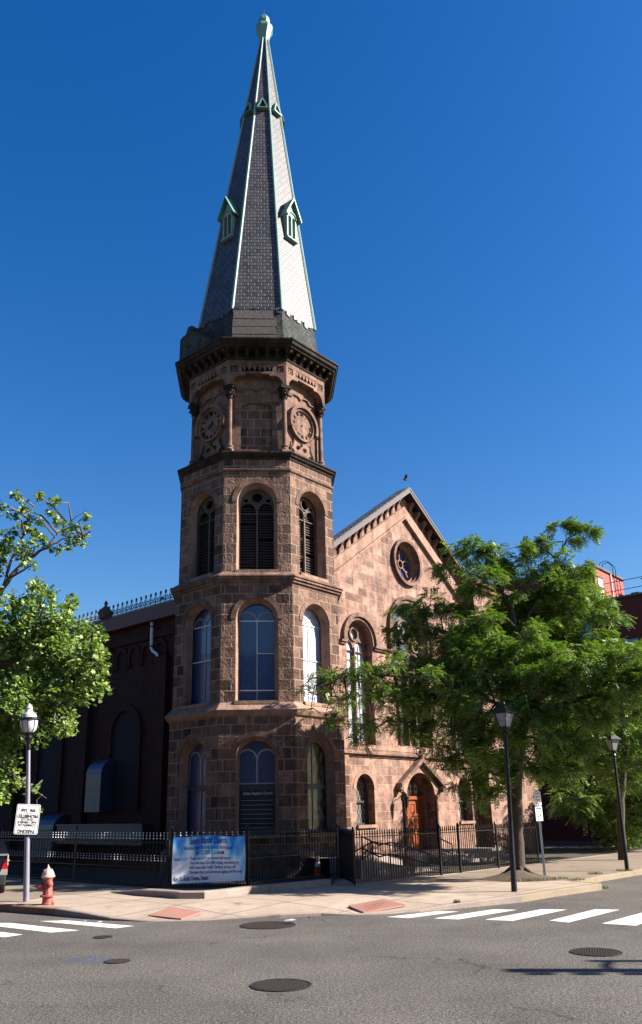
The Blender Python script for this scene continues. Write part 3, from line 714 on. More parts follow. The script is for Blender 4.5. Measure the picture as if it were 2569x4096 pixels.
# clocks
def roman(mb, fr, s, cx, cz, ang, h, d0, d1):
    w = h*.42; x = -w*len(s)*.5
    ca, sa = math.cos(ang), math.sin(ang)
    def P(u, v): return (cx+u*ca-v*sa, cz+u*sa+v*ca)
    for ch in s:
        segs = {'I': [(.5,0,.5,1)], 'V': [(.0,1,.5,0),(.5,0,1,1)], 'X': [(0,0,1,1),(0,1,1,0)]}[ch]
        for a0, b0, a1, b1 in segs:
            p = P(x+a0*w, (b0-.5)*h); q = P(x+a1*w, (b1-.5)*h); mullion_bars(mb, fr, [(*p, *q)], h*.16, d0, d1)
        x += w
for face in ('right', 'left'):
    fr = FR[face]; cx, cz = -.02, 14.50
    mb = MB(); mb.plate(fr, circ(cx, cz, .52, 32), [], 2.05, 2.20); ck = mb.build('clock_face', M['smooth'], CH)
    mb = MB()
    mb.plate(fr, [(cx+.60*math.cos(R(a)), cz+.60*math.sin(R(a))) for a in range(0, 360, 10)], [circ(cx, cz, .52, 30)], 2.05, 2.26)
    up = [(cx+.72*math.cos(R(a)), cz+.72*math.sin(R(a))) for a in range(-20, 201, 10)]; inn = [(cx+.61*math.cos(R(a)), cz+.61*math.sin(R(a))) for a in range(200, -21, -10)]
    mb.plate(fr, up+inn, [], 2.05, 2.34); mb.build('clock_ring', M['smooth'], ck)
    mb = MB()
    for i, s in enumerate(['XII','I','II','III','IIII','V','VI','VII','VIII','IX','X','XI']):
        if face == 'right' and s == 'II': continue
        a = -i*math.pi/6; mb = MB(); roman(mb, fr, s, cx-.43*math.sin(a), cz+.43*math.cos(a), a, .12, 2.20, 2.225); mb.build('numeral', M['weather'], ck)
    mb = MB()
    if face == 'left': mullion_bars(mb, fr, [(cx, cz, cx+.10, cz+.12), (cx, cz, cx-.14, cz-.10)], .05, 2.21, 2.24)
    else: mb.plate(fr, circ(cx, cz, .03, 8), [], 2.2, 2.23)
    mb.build('clock_hand', M['weather'], ck)
    mb = MB(); out = [(cx-.58, 13.20), (cx+.58, 13.20), (cx+.60, 13.42), (cx+.44, 13.62), (cx+.36, 13.78), (cx+.40, 14.1), (cx-.40, 14.1), (cx-.36, 13.78), (cx-.44, 13.62), (cx-.60, 13.42)]
    mb.plate(fr, out, [], 2.05, 2.16); mb.build('clock_pedestal', M['smooth'], ck)
    mb = MB()
    for s in (-1, 1):
        for (x0, z0_, r_, dr) in ((.48, 13.40, .12, 1), (.17, 13.62, .085, -1)):
            pts = [fr(cx+s*(x0+dr*r_*(1-i/16)*math.cos(i*.62)), 2.18, z0_+r_*(1-i/16)*math.sin(i*.62)) for i in range(14)]
            mb.tube(pts, .022, 5)
        mb.tube([fr(cx+s*.58, 2.18, 13.46), fr(cx+s*.46, 2.18, 13.64), fr(cx+s*.40, 2.18, 13.86)], .028, 5)
    mb.plate(fr, [(cx, 13.70), (cx+.05, 13.78), (cx, 13.86), (cx-.05, 13.78)], [], 2.15, 2.19)
    mb.build('scrollwork', M['weather'], ck)

# spire ------------------------------------------------
ZS0, ZS1, AS0, AS1 = 18.80, 33.95, 2.12, .13
LEAN = Vector((.7071, -.7071, 0))*.30
def sp(k, ap, z, a=0, vertex=False, out=0):
    t = max(0, (z-ZS0)/(ZS1-ZS0)); 
    if vertex: an = R(k*45+22.5); q = Vector((math.cos(an), math.sin(an), 0))*(ap/math.cos(math.pi/8)+out)
    else: an = R(k*45); n = Vector((math.cos(an), math.sin(an), 0)); q = n*(ap+out)+Vector((-n.y, n.x, 0))*a
    return q+LEAN*t+Vector((0, 0, z))
def apz(z): return AS0+(AS1-AS0)*(z-ZS0)/(ZS1-ZS0)
mb = MB(); zs_ = [ZS0+(ZS1-ZS0)*i/12 for i in range(13)]
vs = [sp(k, apz(z), z, vertex=True) for z in zs_ for k in range(8)]
mb.add(vs, [(i*8+k, i*8+(k+1) % 8, (i+1)*8+(k+1) % 8, (i+1)*8+k) for i in range(12) for k in range(8)]+[tuple(range(8))])
SPI = mb.build('spire', M['slate'], CH)
for k in range(8):
    mb = MB(); vs = []
    for z in (ZS0-.04, ZS0+(ZS1-ZS0)*.5, ZS1):
        v = sp(k, apz(z), z, vertex=True); an = R(k*45+22.5); o_ = Vector((math.cos(an), math.sin(an), 0)); s_ = Vector((-o_.y, o_.x, 0)); w = .062 if z < 30 else .04
        vs += [v+s_*w-o_*(w*.41-.02), v+s_*w*.5+o_*.05, v-s_*w*.5+o_*.05, v-s_*w-o_*(w*.41-.02), v-o_*.08]
    fs = [(i*5+q, i*5+(q+1) % 5, (i+1)*5+(q+1) % 5, (i+1)*5+q) for i in range(2) for q in range(5)]+[(0,1,2,3,4), (14,13,12,11,10)]
    mb.add(vs, fs); mb.build('hip_flashing', M['patina2'], SPI)
fc = LEAN+Vector((0, 0, 0))
mb = MB(); mb.lathe([(.13, 33.72), (.20, 33.86), (.30, 34.2), (.40, 34.44), (.37, 34.62), (.24, 34.74), (.22, 34.80), (.26, 34.92), (.23, 35.12), (.17, 35.22), (.05, 35.24)], fc, 8, rot=math.pi/8)
fin = mb.build('finial', M['copper'], SPI)
mb = MB(); mb.tube([fc+Vector((0,0,35.2)), fc+Vector((0,0,35.4)), fc+Vector((0,0,35.75))], [.03, .018, .01], 6); mb.build('lightning_rod', M['rust'], SPI)
# small triangular vents
for k in range(8):
    an = R(k*45); z0_ = 29.2; z1_ = 29.8; mb = MB()
    A = [sp(k, apz(z0_), z0_, a, out=.16) for a in (-.21, .21)]+[sp(k, apz(z1_), z1_, 0, out=.12)]
    B = [sp(k, apz(z0_), z0_, a, out=-.02) for a in (-.21, .21)]+[sp(k, apz(z1_+.1), z1_+.1, 0, out=-.02)]
    for i in range(3): mb.bar(A[i], A[(i+1) % 3], .05, .04, up=(math.cos(an), math.sin(an), 0))
    mb.add(A+B, [(0,3,5,2), (1,2,5,4), (0,1,4,3)])
    vt = mb.build('spire_vent', M['copper'], SPI)
    # dark opening is the sub-part's own backing
    mb = MB(); C_ = [p*1.0 for p in A]; cc = sum(C_, Vector())/3; C2 = [cc+(p-cc)*.97-Vector((math.cos(an), math.sin(an), 0))*.04 for p in C_]
    mb.add(C2, [(0,1,2)]); bk = mb.build('spire_vent_opening', M['dark'], SPI)
# lucarnes
for k in (0, 2, 4, 6):
    n = Vector(fdir(k)+(0,)); l = Vector((-n.y, n.x, 0)); z0_ = 22.50; t = (23.4-ZS0)/(ZS1-ZS0); base = LEAN*t
    D = apz(22.5)+.10
    fr = (lambda n, l, base: lambda a, d, z: base+l*a+n*d+Vector((0,0,z)))(n, l, base)
    mb = MB()
    mb.plate(fr, [(-.26, z0_), (.26, z0_), (.26, 23.55), (0, 24.10), (-.26, 23.55)], [arch(-.11, .085, z0_+.08, 23.44, 8), arch(.11, .085, z0_+.08, 23.44, 8)], D-.45, D)
    lc = mb.build('lucarne', M['patina2'], SPI)
    mb = MB()
    for s in (-1, 1):
        mb.add([fr(0, D+.14, 24.36), fr(s*.43, D+.14, 23.42), fr(s*.43, D-.55, 23.42), fr(0, D-1.0, 24.36), fr(0, D+.14, 24.30), fr(s*.39, D+.14, 23.40), fr(s*.39, D-.55, 23.40), fr(0, D-1.0, 24.30)],
               [(0,1,2,3),(7,6,5,4),(0,4,5,1),(1,5,6,2),(3,2,6,7)])
        mb.bar(fr(0, D+.13, 24.31), fr(s*.415, D+.13, 23.43), .04, .05)
    rf = mb.build('lucarne_roof', M['copper'], SPI)
    mb = MB(); mb.plate(fr, [(-.22, z0_+.05), (.22, z0_+.05), (.22, 23.6), (-.22, 23.6)], [], D-.30, D-.24); mb.build('lucarne_louvre', M['dark'], SPI)
    mb = MB(); mb.plate(fr, archring(0, .215, .25, 23.48, 10), [], D, D+.04); mb.build('lucarne_trim', M['patina2'], SPI); mb = MB(); mb.plate(fr, [(-.29, z0_-.05), (.29, z0_-.05), (.29, z0_+.01), (-.29, z0_+.01)], [], D-.2, D+.06); mb.build('lucarne_sill', M['patina2'], SPI)
# skirt below the spire: planks bared on the front, mossy slate to the right, ragged dark slates to the left
mb = MB(); mb.octring([(1.9, 17.15), (2.32, 17.15), (2.16, 18.1), (2.10, 18.86), (1.9, 18.86)]); SK = mb.build('spire_skirt', M['slateold'], CH)
mb = MB(); fr = FR['front']
for i, (z0_, z1_, a0, a1, d) in enumerate([(17.2,17.44,-.88,.72,2.36),(17.48,17.60,-.86,.70,2.33),(17.64,17.93,-.87,.66,2.31),(17.98,18.27,-.86,.70,2.26),(18.32,18.66,-.84,.58,2.22)]):
    mb.plate(fr, [(a0, z0_), (a1, z0_+.01), (a1-.02, z1_), (a0+.01, z1_-.01)], [], 2.1, d)
mb.build('bared_plank', M['plank'], SK)
mb = MB(); rr = random.Random(3)
for k in (4, 5, 6):
    fr2 = frame((0,0,0), fdir(k)); a = -.86
    while a < .84:
        w = .19; h_ = rr.uniform(.04, .20)
        if rr.random() < .85: 
            tlt = rr.uniform(-.03, .03); mb = MB(); mb.plate(fr2, [(a, ZS0-h_+tlt), (a+w-.02, ZS0-h_-tlt), (a+w-.02, ZS0+.03), (a, ZS0+.03)], [], 2.12, 2.155); mb.build('loose_slate', M['slate'], SK)
        a += w
# broken parapet lump at the left
mb = MB()
for k, r_ in ((3, 2.78), (4, 2.72)):
    fr2 = frame((0,0,0), fdir(k)); w = r_*TAN
    top = [(-w, 18.10), (-w+.2, 18.18), (-.5, 18.12), (-.3, 18.2), (0, 18.16), (.3, 18.24), (w*.65, 18.2), (w*.9, 18.2)] if k == 3 else [(-w, 18.20), (-w*.8, 18.24), (-w*.7, 18.5), (-w*.5, 18.46), (-w*.46, 18.15), (-w*.2, 18.0), (w*.1, 17.75)]
    poly = [(-w, 17.2), (top[-1][0]+.1, 17.2)]+top[::-1]
    mb.plate(fr2, poly, [], 2.05, r_)
mb.build('broken_parapet', M['slateold'], SK)

# gabled front ------------------------------------------------
VF = -1.5; CU = 6.82
FG = frame((0, 0, 0), (0, -1)); D0 = -VF                # FG(a,d,z): a=u, d=-v
SL = .71
def gz(u, top): return top-SL*abs(u-CU)
side_w = lambda c: arch(c, .73, 4.0, 7.6, 16)
holes = [side_w(3.63), side_w(10.01), arch(CU, 1.15, 4.05, 8.35, 20), circ(CU, 11.2, .84, 28), arch(3.64, .50, 1.39, 2.53), arch(10.0, .50, 1.39, 2.53), arch(6.85, .92, .45, 2.20, 16)]
mb = MB(); mb.plate(FG, [(1.2, 0), (11.0, 0), (11.0, gz(11.0, 14.12)), (CU, 14.12), (1.2, gz(1.2, 14.12))], holes, D0-.55, D0)
mb.build('front_wall', M['facade'], CH)
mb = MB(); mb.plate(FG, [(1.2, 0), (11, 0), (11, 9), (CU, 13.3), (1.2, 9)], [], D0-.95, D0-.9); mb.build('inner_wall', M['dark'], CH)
mb = MB(); mb.plate(FG, [(2.0, 0), (2.72, 0), (2.72, 3.62), (2.0, 3.62)], [], D0, D0+.07); mb.build('pilaster', M['tower'], CH)
mb = MB(); mb.plate(FG, [(10.9, 0), (11.5, 0), (11.5, 9.0), (10.9, 9.0)], [], D0-.2, D0+.10); mb.build('pilaster', M['tower'], CH)
mb = MB()
prof = [(0, 3.56), (.04, 3.58), (.05, 3.62), (.10, 3.66), (.14, 3.67), (.14, 3.72), (0, 3.84)]
vs = [FG(u, D0+d, z) for u in (2.2, 11.5) for d, z in prof]; n_ = len(prof)
mb.add(vs, [(i, i+1, n_+i+1, n_+i) for i in range(n_-1)]+[tuple(range(n_)), tuple(range(2*n_-1, n_-1, -1))]); mb.build('string_course', M['smooth'], CH)
mb = MB(); mb.plate(FG, [(2.2, 3.84), (11.2, 3.84), (11.2, 4.0), (2.2, 4.0)], [arch(3.63, .2, 3.9, 3.91)], D0, D0+.03); mb.build('sill_band', M['fsmooth'], CH)
# raking band
mb = MB()
for s in (-1, 1):
    U1 = CU+s*5.3
    mb.plate(FG, [(CU, 13.14), (U1, 13.14-SL*5.3), (U1, 13.58-SL*5.3), (CU, 13.58)], [], D0, D0+.10)
    mb.plate(FG, [(CU, 13.04), (U1, 13.04-SL*5.3), (U1, 13.12-SL*5.3), (CU, 13.12)], [], D0, D0+.14)
mb.build('raking_band', M['fsmooth'], CH)
# gable roof with soffit and fascia
RV0, RV1 = 1.90, 1.30                                   # distances in front of the axis plane
mb = MB()
for s in (-1, 1):
    U1 = CU+s*5.4
    mb.plate(FG, [(CU, 14.24), (U1, 14.24-SL*5.4), (U1, 14.34-SL*5.4), (CU, 14.34)], [], RV1, RV0)
GR = mb.build('gable_roof', M['slate'], CH)
mb = MB()
for s in (-1, 1):
    U1 = CU+s*5.4
    mb.plate(FG, [(CU, 14.10), (U1, 14.10-SL*5.4), (U1, 14.22-SL*5.4), (CU, 14.22)], [], RV0-.02, RV0+.03)
    mb.plate(FG, [(CU, 14.23), (U1, 14.23-SL*5.4), (U1, 14.31-SL*5.4), (CU, 14.31)], [], RV0+.002, RV0+.05)
mb.build('bargeboard', M['fascial'], GR)
mb = MB()
for s in (-1, 1):
    U1 = CU+s*5.38
    mb.plate(FG, [(CU, 14.12), (U1, 14.12-SL*5.38), (U1, 14.23-SL*5.38), (CU, 14.23)], [], D0-.4, RV0-.03)
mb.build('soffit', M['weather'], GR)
for s in (-1, 1):
    for i in range(12):
        u = CU+s*(.42+i*.42); z = gz(u, 14.10); mb = MB()
        prof = [(D0, z-.48), (D0+.07, z-.48), (D0+.09, z-.3), (D0+.16, z-.2), (D0+.30, z-.01), (D0, z-.01)]
        vs = [FG(u+q, d, z_-SL*s*q) for q in (-.055, .055) for d, z_ in prof]; n_ = 6
        mb.add(vs, [tuple(range(n_)), tuple(range(2*n_-1, n_-1, -1))]+[(i_, (i_+1) % n_, n_+(i_+1) % n_, n_+i_) for i_ in range(n_)])
        mb.build('bracket', M['smooth'], CH)
# rose window
mb = MB(); 
def ringl(cx, cz, r0, r1, d0, d1, m_, name, par, n=28):
    q = MB(); q.plate(FG, circ(cx, cz, r1, n), [circ(cx, cz, r0, n)], d0, d1); return q.build(name, m_, par)
RW = ringl(CU, 11.2, .84, .96, D0-.02, D0+.15, M['smooth'], 'rose_window', CH)
ringl(CU, 11.2, .80, .86, D0-.40, D0+.02, M['smooth'], 'rose_reveal', RW)
ringl(CU, 11.2, .75, .81, D0-.40, D0-.14, M['fsmooth'], 'rose_inner_ring', RW)
mb = MB(); mb.plate(FG, circ(CU, 11.2, .78, 24), [], D0-.40, D0-.37); mb.build('pane', M['bluegl'], RW)
mb = MB(); mullion_bars(mb, FG, arcs(CU, 11.2, .17, 0, 360, 14), .04, D0-.36, D0-.24)
for i in range(6):
    a = R(30+60*i); c_, s_ = math.cos(a), math.sin(a)
    mullion_bars(mb, FG, [(CU+.17*c_, 11.2+.17*s_, CU+.46*c_, 11.2+.46*s_), (CU+.44*c_, 11.2+.44*s_, CU+.76*math.cos(a+.22), 11.2+.76*math.sin(a+.22)), (CU+.44*c_, 11.2+.44*s_, CU+.76*math.cos(a-.22), 11.2+.76*math.sin(a-.22))], .035, D0-.36, D0-.28)
mb.build('tracery', M['fsmooth'], RW)
# side windows
def side_window(c):
    mb = MB(); h, z0, zs = .73, 4.0, 7.6
    mb.plate(FG, arch(c, h, z0, zs, 16), [arch(c, h-.07, z0+.05, zs, 16)], D0-.40, D0-.26); w = mb.build('window', M['smooth'], CH)
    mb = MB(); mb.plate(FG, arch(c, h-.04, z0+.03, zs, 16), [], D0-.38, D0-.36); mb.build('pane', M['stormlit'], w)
    mb = MB(); mb.plate(FG, arch(c, h-.06, zs-.35, zs, 16), [arch(c-.33, .28, zs-.33, zs-.24, 10), arch(c+.33, .28, zs-.33, zs-.24, 10), circ(c, zs+.28, .22, 16)], D0-.35, D0-.28)
    mullion_bars(mb, FG, [(c, z0, c, zs-.2)]+arcs(c, zs+.28, .23, 0, 360, 14), .06, D0-.35, D0-.22); mb.build('tracery', M['smooth'], w)
    mb = MB(); mullion_bars(mb, FG, [(c-.33, z0, c-.33, zs-.1), (c+.33, z0, c+.33, zs-.1)], .02, D0-.355, D0-.34); mb.build('glazing_bar', M['frame'], w)
    mb = MB(); mb.plate(FG, archring(c, h+.02, h+.13, zs, 16, .1), [], D0, D0+.05); mb.plate(FG, archring(c, h+.13, h+.27, zs, 16, .12), [], D0-.01, D0+.13); mb.build('hood_mould', M['smooth'], w)
side_window(3.63); side_window(10.01)
for a0, a1 in ((2.5, 2.82), (4.44, 5.45), (8.18, 9.2), (10.82, 11.2)):
    mb = MB(); pr = [(-.01, 7.36), (.08, 7.36), (.08, 7.43), (.14, 7.43), (.14, 7.50), (-.01, 7.52)]
    mb.add([FG(a, D0+d, z) for a in (a0, a1) for d, z in pr], [tuple(range(6)), tuple(range(11, 5, -1))]+[(i, (i+1) % 6, 6+(i+1) % 6, 6+i) for i in range(6)])
    mb.build('impost_string', M['smooth'], CH)
# great window
c, h, z0, zs = CU, 1.15, 4.05, 8.35
mb = MB(); mb.plate(FG, arch(c, h, z0, zs, 20), [arch(c, h-.08, z0+.05, zs, 20)], D0-.45, D0-.26); GW = mb.build('great_window', M['smooth'], CH)
mb = MB(); mb.plate(FG, arch(c, h-.05, z0+.03, zs, 20), [], D0-.43, D0-.41); mb.build('pane', M['leaded'], GW)
mb = MB(); mb.plate(FG, circ(c, zs+.10, .40, 20), [], D0-.41, D0-.395); mb.build('oculus_pane', M['stormlit'], GW)
mb = MB(); zl = 6.95
mullion_bars(mb, FG, [(c+q, z0, c+q, zl) for q in (-.53, .53)], .07, D0-.41, D0-.27)
mullion_bars(mb, FG, [(c, z0, c, zl+.2)], .09, D0-.41, D0-.24)
for q in (-.80, -.27, .27, .80): mullion_bars(mb, FG, arcs(c+q, zl, .235, 0, 180, 10), .06, D0-.41, D0-.29)
for q in (-.54, .54): mullion_bars(mb, FG, arcs(c+q, zl+.18, .50, 0, 180, 14), .06, D0-.41, D0-.27)
mullion_bars(mb, FG, arcs(c, zs+.10, .44, 0, 360, 22), .08, D0-.41, D0-.25)
for q in (-.78, .78): mullion_bars(mb, FG, arcs(c+q, 7.95, .22, 0, 360, 14), .06, D0-.41, D0-.28)
mb.build('tracery', M['smooth'], GW)
mb = MB()
for i in range(4):
    a = R(45*i+10); mullion_bars(mb, FG, [(c-.38*math.cos(a), zs+.1-.38*math.sin(a), c+.38*math.cos(a), zs+.1+.38*math.sin(a))], .02, D0-.395, D0-.38)
mullion_bars(mb, FG, arcs(c, zs+.1, .2, 0, 360, 14), .02, D0-.395, D0-.38); mb.build('oculus_bar', M['white'], GW)
mb = MB(); mb.plate(FG, archring(c, h+.02, h+.16, zs, 20, .9), [], D0, D0+.05); mb.plate(FG, archring(c, h+.16, h+.30, zs, 20, .95), [], D0-.01, D0+.13); mb.build('hood_mould', M['smooth'], GW)
# ground floor windows
for c in (3.64, 10.0):
    h, z0, zs = .50, 1.39, 2.53
    mb = MB(); mb.plate(FG, arch(c, h, z0, zs), [arch(c, h-.05, 2.16, zs), [(c-h+.05, z0+.05), (c+h-.05, z0+.05), (c+h-.05, 2.10), (c-h+.05, 2.10)]], D0-.42, D0-.30); w = mb.build('window', M['frame'], CH)
    mb = MB(); mb.plate(FG, arch(c, h-.03, z0+.03, zs), [], D0-.41, D0-.39); mb.build('pane', M['leaded'], w)
    mb = MB()
    for q in range(-12, 14):
        for s in (1, -1):
            # diagonal cames clipped to the opening
            pts = []
            for i in range(41):
                z = z0+.05+i*(zs+.42-z0)/40; a = c+s*((z-z0)*.55)+q*.155
                lim = h-.05 if z < zs else math.sqrt(max(0, (h-.05)**2-(z-zs)**2))
                if abs(a-c) < lim: pts.append((a, z))
            if len(pts) > 1: mullion_bars(mb, FG, [(*pts[0], *pts[-1])], .012, D0-.389, D0-.38)
    mb.build('lead_came', M['framel'], w)
    mb = MB(); mb.plate(FG, archring(c, h, h+.15, zs), [], D0-.02, D0+.015); mb.build('arch_ring', M['fsmooth'], w); sillp(FG, w, c, h, z0, D0)
# doorway
c = 6.85
mb = MB(); mb.plate(FG, arch(c, .92, .45, 2.20, 16), [arch(c, .80, .45, 2.24, 16)], D0-.62, D0-.30); DW = mb.build('doorway', M['smooth'], CH)
mb = MB(); mb.plate(FG, [(c-.82, 2.20), (c+.82, 2.20), (c+.82, 2.32), (c-.82, 2.32)], [], D0-.60, D0-.42); mb.build('transom', M['door'], DW)
for s in (-1, 1):
    x0, x1 = (c-.80, c-.01) if s < 0 else (c+.01, c+.80)
    mb = MB(); hol = []
    for r0, r1 in ((.62, .98), (1.06, 1.62), (1.70, 2.04)):
        for q in (0, 1): a = x0+.09+q*.34; hol.append([(a, r0), (a+.27, r0), (a+.27, r1), (a, r1)])
    mb.plate(FG, [(x0, .45), (x1, .45), (x1, 2.19), (x0, 2.19)], hol, D0-.58, D0-.50)
    mb.plate(FG, [(x0+.02, .47), (x1-.02, .47), (x1-.02, 2.17), (x0+.02, 2.17)], [], D0-.57, D0-.53)
    for hh in hol:
        a0, b0 = hh[0]; a1, b1 = hh[2]; mb.plate(FG, [(a0+.045, b0+.045), (a1-.045, b0+.045), (a1-.045, b1-.045), (a0+.045, b1-.045)], [], D0-.54, D0-.505)
    dr = mb.build('door', M['door'], CH)
    mb = MB(); mb.tube([FG(c+s*.07, D0-.47, 1.25), FG(c+s*.07, D0-.44, 1.32), FG(c+s*.07, D0-.44, 1.45), FG(c+s*.07, D0-.47, 1.52)], .014, 6); mb.build('door_handle', M['iron'], dr)
mb = MB(); mb.plate(FG, arch(c, .79, 2.31, 2.24+.08, 16), [], D0-.60, D0-.58); TL = mb.build('fanlight', M['diam'], CH)
mb = MB()
mullion_bars(mb, FG, [(c+q, 2.32, c+q, 2.95) for q in (-.40, .0, .40)], .045, D0-.58, D0-.53); mb.build('fanlight_frame', M['door'], TL)
mb = MB()
for q in (-.6, -.2, .2, .6):
    mullion_bars(mb, FG, [(c+q-.07, 2.36, c+q-.07, 2.78), (c+q+.07, 2.36, c+q+.07, 2.78), (c+q-.17, 2.5, c+q+.17, 2.5), (c+q-.17, 2.68, c+q+.17, 2.68), (c+q, 2.42, c+q+.07, 2.58), (c+q, 2.42, c+q-.07, 2.58), (c+q, 2.76, c+q+.07, 2.58), (c+q, 2.76, c+q-.07, 2.58)], .015, D0-.578, D0-.56)
mb.build('lead_came', M['white'], TL)
mb = MB(); mb.plate(FG, [(c-1.22, 2.62), (c-.96, 2.38), (c+.96, 2.38), (c+1.22, 2.62), (c, 3.50)], [arch(c, .90, 2.38+.001, 2.385, 16, .78)], D0, D0+.10) if False else mb.plate(FG, [(c-1.22, 2.60), (c-.93, 2.30), (c-.93, 2.20)]+[(c-.93*math.cos(math.pi*i/16), 2.20+.93*math.sin(math.pi*i/16)) for i in range(1, 16)]+[(c+.93, 2.20), (c+.93, 2.30), (c+1.22, 2.60), (c, 3.50)], [], D0-.01, D0+.08)
DH = mb.build('door_gable', M['fsmooth'], CH)
mb = MB()
for s in (-1, 1):
    mb.plate(FG, [(c, 3.50), (c+s*1.42, 2.60), (c+s*1.42, 2.74), (c, 3.66)], [], D0, D0+.26)
    mb.plate(FG, [(c+s*1.28, 2.44), (c+s*1.44, 2.44), (c+s*1.46, 2.68), (c+s*1.26, 2.68)], [], D0, D0+.22)
mb.lathe([(.06, 0), (.04, .06), (.11, .14), (.05, .2), (.09, .27), (.02, .36)], FG(c, D0+.16, 3.60), 8)
mb.build('door_hood', M['smooth'], DH)
for s in (-1, 1):
    mb = MB(); mb.lathe([(.055, .45), (.05, 2.16), (.10, 2.3), (.10, 2.36)], FG(c+s*1.02, D0+.06, 0), 10); mb.build('door_shaft', M['smooth'], DH)
# hanging lantern left of the door
mb = MB(); p0 = FG(5.45, D0+.02, 2.45); p1 = FG(5.42, D0+.40, 2.38)
mb.tube([p0, FG(5.44, D0+.22, 2.52), p1], .018, 6); mb.tube([p0-Vector((0,0,.25)), FG(5.44, D0+.18, 2.32), p1], .014, 6)
LN = mb.build('wall_lantern', M['iron'], CH)
mb = MB(); mb.lathe([(.01, .02), (.10, -.10), (.12, -.12), (.09, -.16), (.06, -.42), (.02, -.50), (.01, -.62)], p1, 6); mb.build('lantern_cage', M['iron'], LN)
# right-hand flat pavilion and main body
mb = MB(); mb.plate(FG, [(11.0, 0), (15.2, 0), (15.2, 11.0), (11.0, 11.0)], [arch(13.1, .62, 4.0, 7.5), arch(13.1, .5, 1.4, 2.6)], D0+.05, D0+.55); mb.add([lw(0,0)*0+Vector((15.2, -2.05, 0)), Vector((15.2, 3, 0)), Vector((15.2, 3, 11)), Vector((15.2, -2.05, 11)), Vector((11.0, 3, 11)), Vector((11.0,-2.05,11)), Vector((11.0,3,0)), Vector((11.0,-2.05,0))], [(0,1,2,3), (3,2,4,5), (7,6,4,5)])
PV = mb.build('pavilion_wall', M['facade'], CH)
mb = MB(); mb.box((13.1, .3, 11.1), (4.6, 5.3, .22)); mb.box((13.1, .3, 10.9), (4.4, 5.1, .18)); mb.build('pavilion_cornice', M['smooth'], CH)
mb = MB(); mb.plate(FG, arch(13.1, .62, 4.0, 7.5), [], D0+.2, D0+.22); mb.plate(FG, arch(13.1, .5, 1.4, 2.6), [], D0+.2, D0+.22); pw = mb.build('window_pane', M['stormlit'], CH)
mb = MB(); mullion_bars(mb, FG, [(13.1, 4, 13.1, 7.6), (12.5, 7.4, 13.7, 7.4), (12.5, 5.8, 13.7, 5.8)], .06, D0+.22, D0+.28); mb.build('window_bar', M['smooth'], pw)
mb = MB(); mb.box((7.0, 12.55, 4.15), (17.0, 24.2, 8.3)); NV = mb.build('nave_wall', M['brick'], CH)
mb = MB(); mb.box((7.0, 12.3, 8.6), (17.5, 25.2, .5)); mb.box((6.9, 12.3, 8.38), (17.35, 25.0, .12)); mb.box((7, .3, 10.2), (8, 1.0, 3)); mb.build('nave_eave', M['fascia'], CH)
# corbel table, blind arches
FLN = frame((-1.5, 0, 0), (-1, 0))                       # a = -v
mb = MB()
for i in range(26):
    v = 3.2+i*.75; mb.plate(FLN, archring(-v, .22, .36, 7.3, 8, .45), [], 0, .07)
mb.plate(FLN, [(-24, 7.72), (-2.4, 7.72), (-2.4, 7.95), (-24, 7.95)], [], 0, .10); mb.build('corbel_table', M['brick'], CH)
for v in (5.0, 9.8, 14.6, 19.4):
    mb = MB(); mb.plate(FLN, archring(-v, .75, .95, 4.6, 12, 2.6), [], 0, .10); w = mb.build('nave_window', M['brick'], CH)
    mb = MB(); mb.plate(FLN, arch(-v, .75, 2.0, 4.6), [], 0, .02); mb.build('pane', M['dark'], w)
for v in (2.95, 7.4, 12.2, 17.0, 21.8):
    mb = MB(); mb.plate(FLN, [(-v-.3, .1), (-v+.3, .1), (-v+.3, 7.0), (-v-.3, 7.0)], [], 0, .22); mb.build('nave_pier', M['brick'], CH)
# roof cresting
for i in range(5):
    v0 = 2.4+i*4.2; mb = MB(); v1 = v0+4.1
    fl = frame((-1.72, 0, 0), (-1, 0)); zb = 8.86
    mullion_bars(mb, fl, [(-v0, zb+.02, -v1, zb+.02), (-v0, zb+.20, -v1, zb+.20), (-v0, zb+.10, -v1, zb+.10)], .018, -.01, .01)
    q = v0+.1
    while q < v1:
        mullion_bars(mb, fl, [(-q, zb, -q, zb+.42)], .02, -.01, .01)
        mullion_bars(mb, fl, arcs(-q, zb+.40, .045, 0, 360, 6), .022, -.01, .01)
        mullion_bars(mb, fl, [(-q-.07, zb+.34, -q+.07, zb+.34), (-q-.10, zb+.04, -q, zb+.18), (-q+.10, zb+.04, -q, zb+.18), (-q-.12, zb+.12, -q-.06, zb+.28), (-q+.12, zb+.12, -q+.06, zb+.28)], .016, -.01, .01)
        q += .28
    mb.build('roof_cresting', M['ironp'], CH)
mb = MB(); mb.lathe([(.24, 8.86), (.26, 9.0), (.30, 9.06), (.30, 9.12), (.22, 9.18), (.14, 9.28), (.06, 9.34), (.05, 9.40), (.08, 9.45), (.02, 9.56)], (-1.72, 6.35, 0), 8); mb.build('roof_urn', M['tracery'], CH)
# rainwater pipe
mb = MB(); px = -1.62
mb.tube([(px, 3.62, 8.28), (px, 3.60, 7.36), (px, 3.52, 7.26), (px, 3.28, 7.12), (px, 3.20, 7.0), (px, 3.17, 6.50)], .055, 10)
RP = mb.build('rainwater_pipe', M['white'], CH, True)
mb = MB()
for z, v in ((8.1, 3.61), (7.4, 3.6), (6.95, 3.2)): mb.tube([(px, v, z), (px, v, z+.06)], .065, 10)
mb.build('pipe_collar', M['galv'], RP)
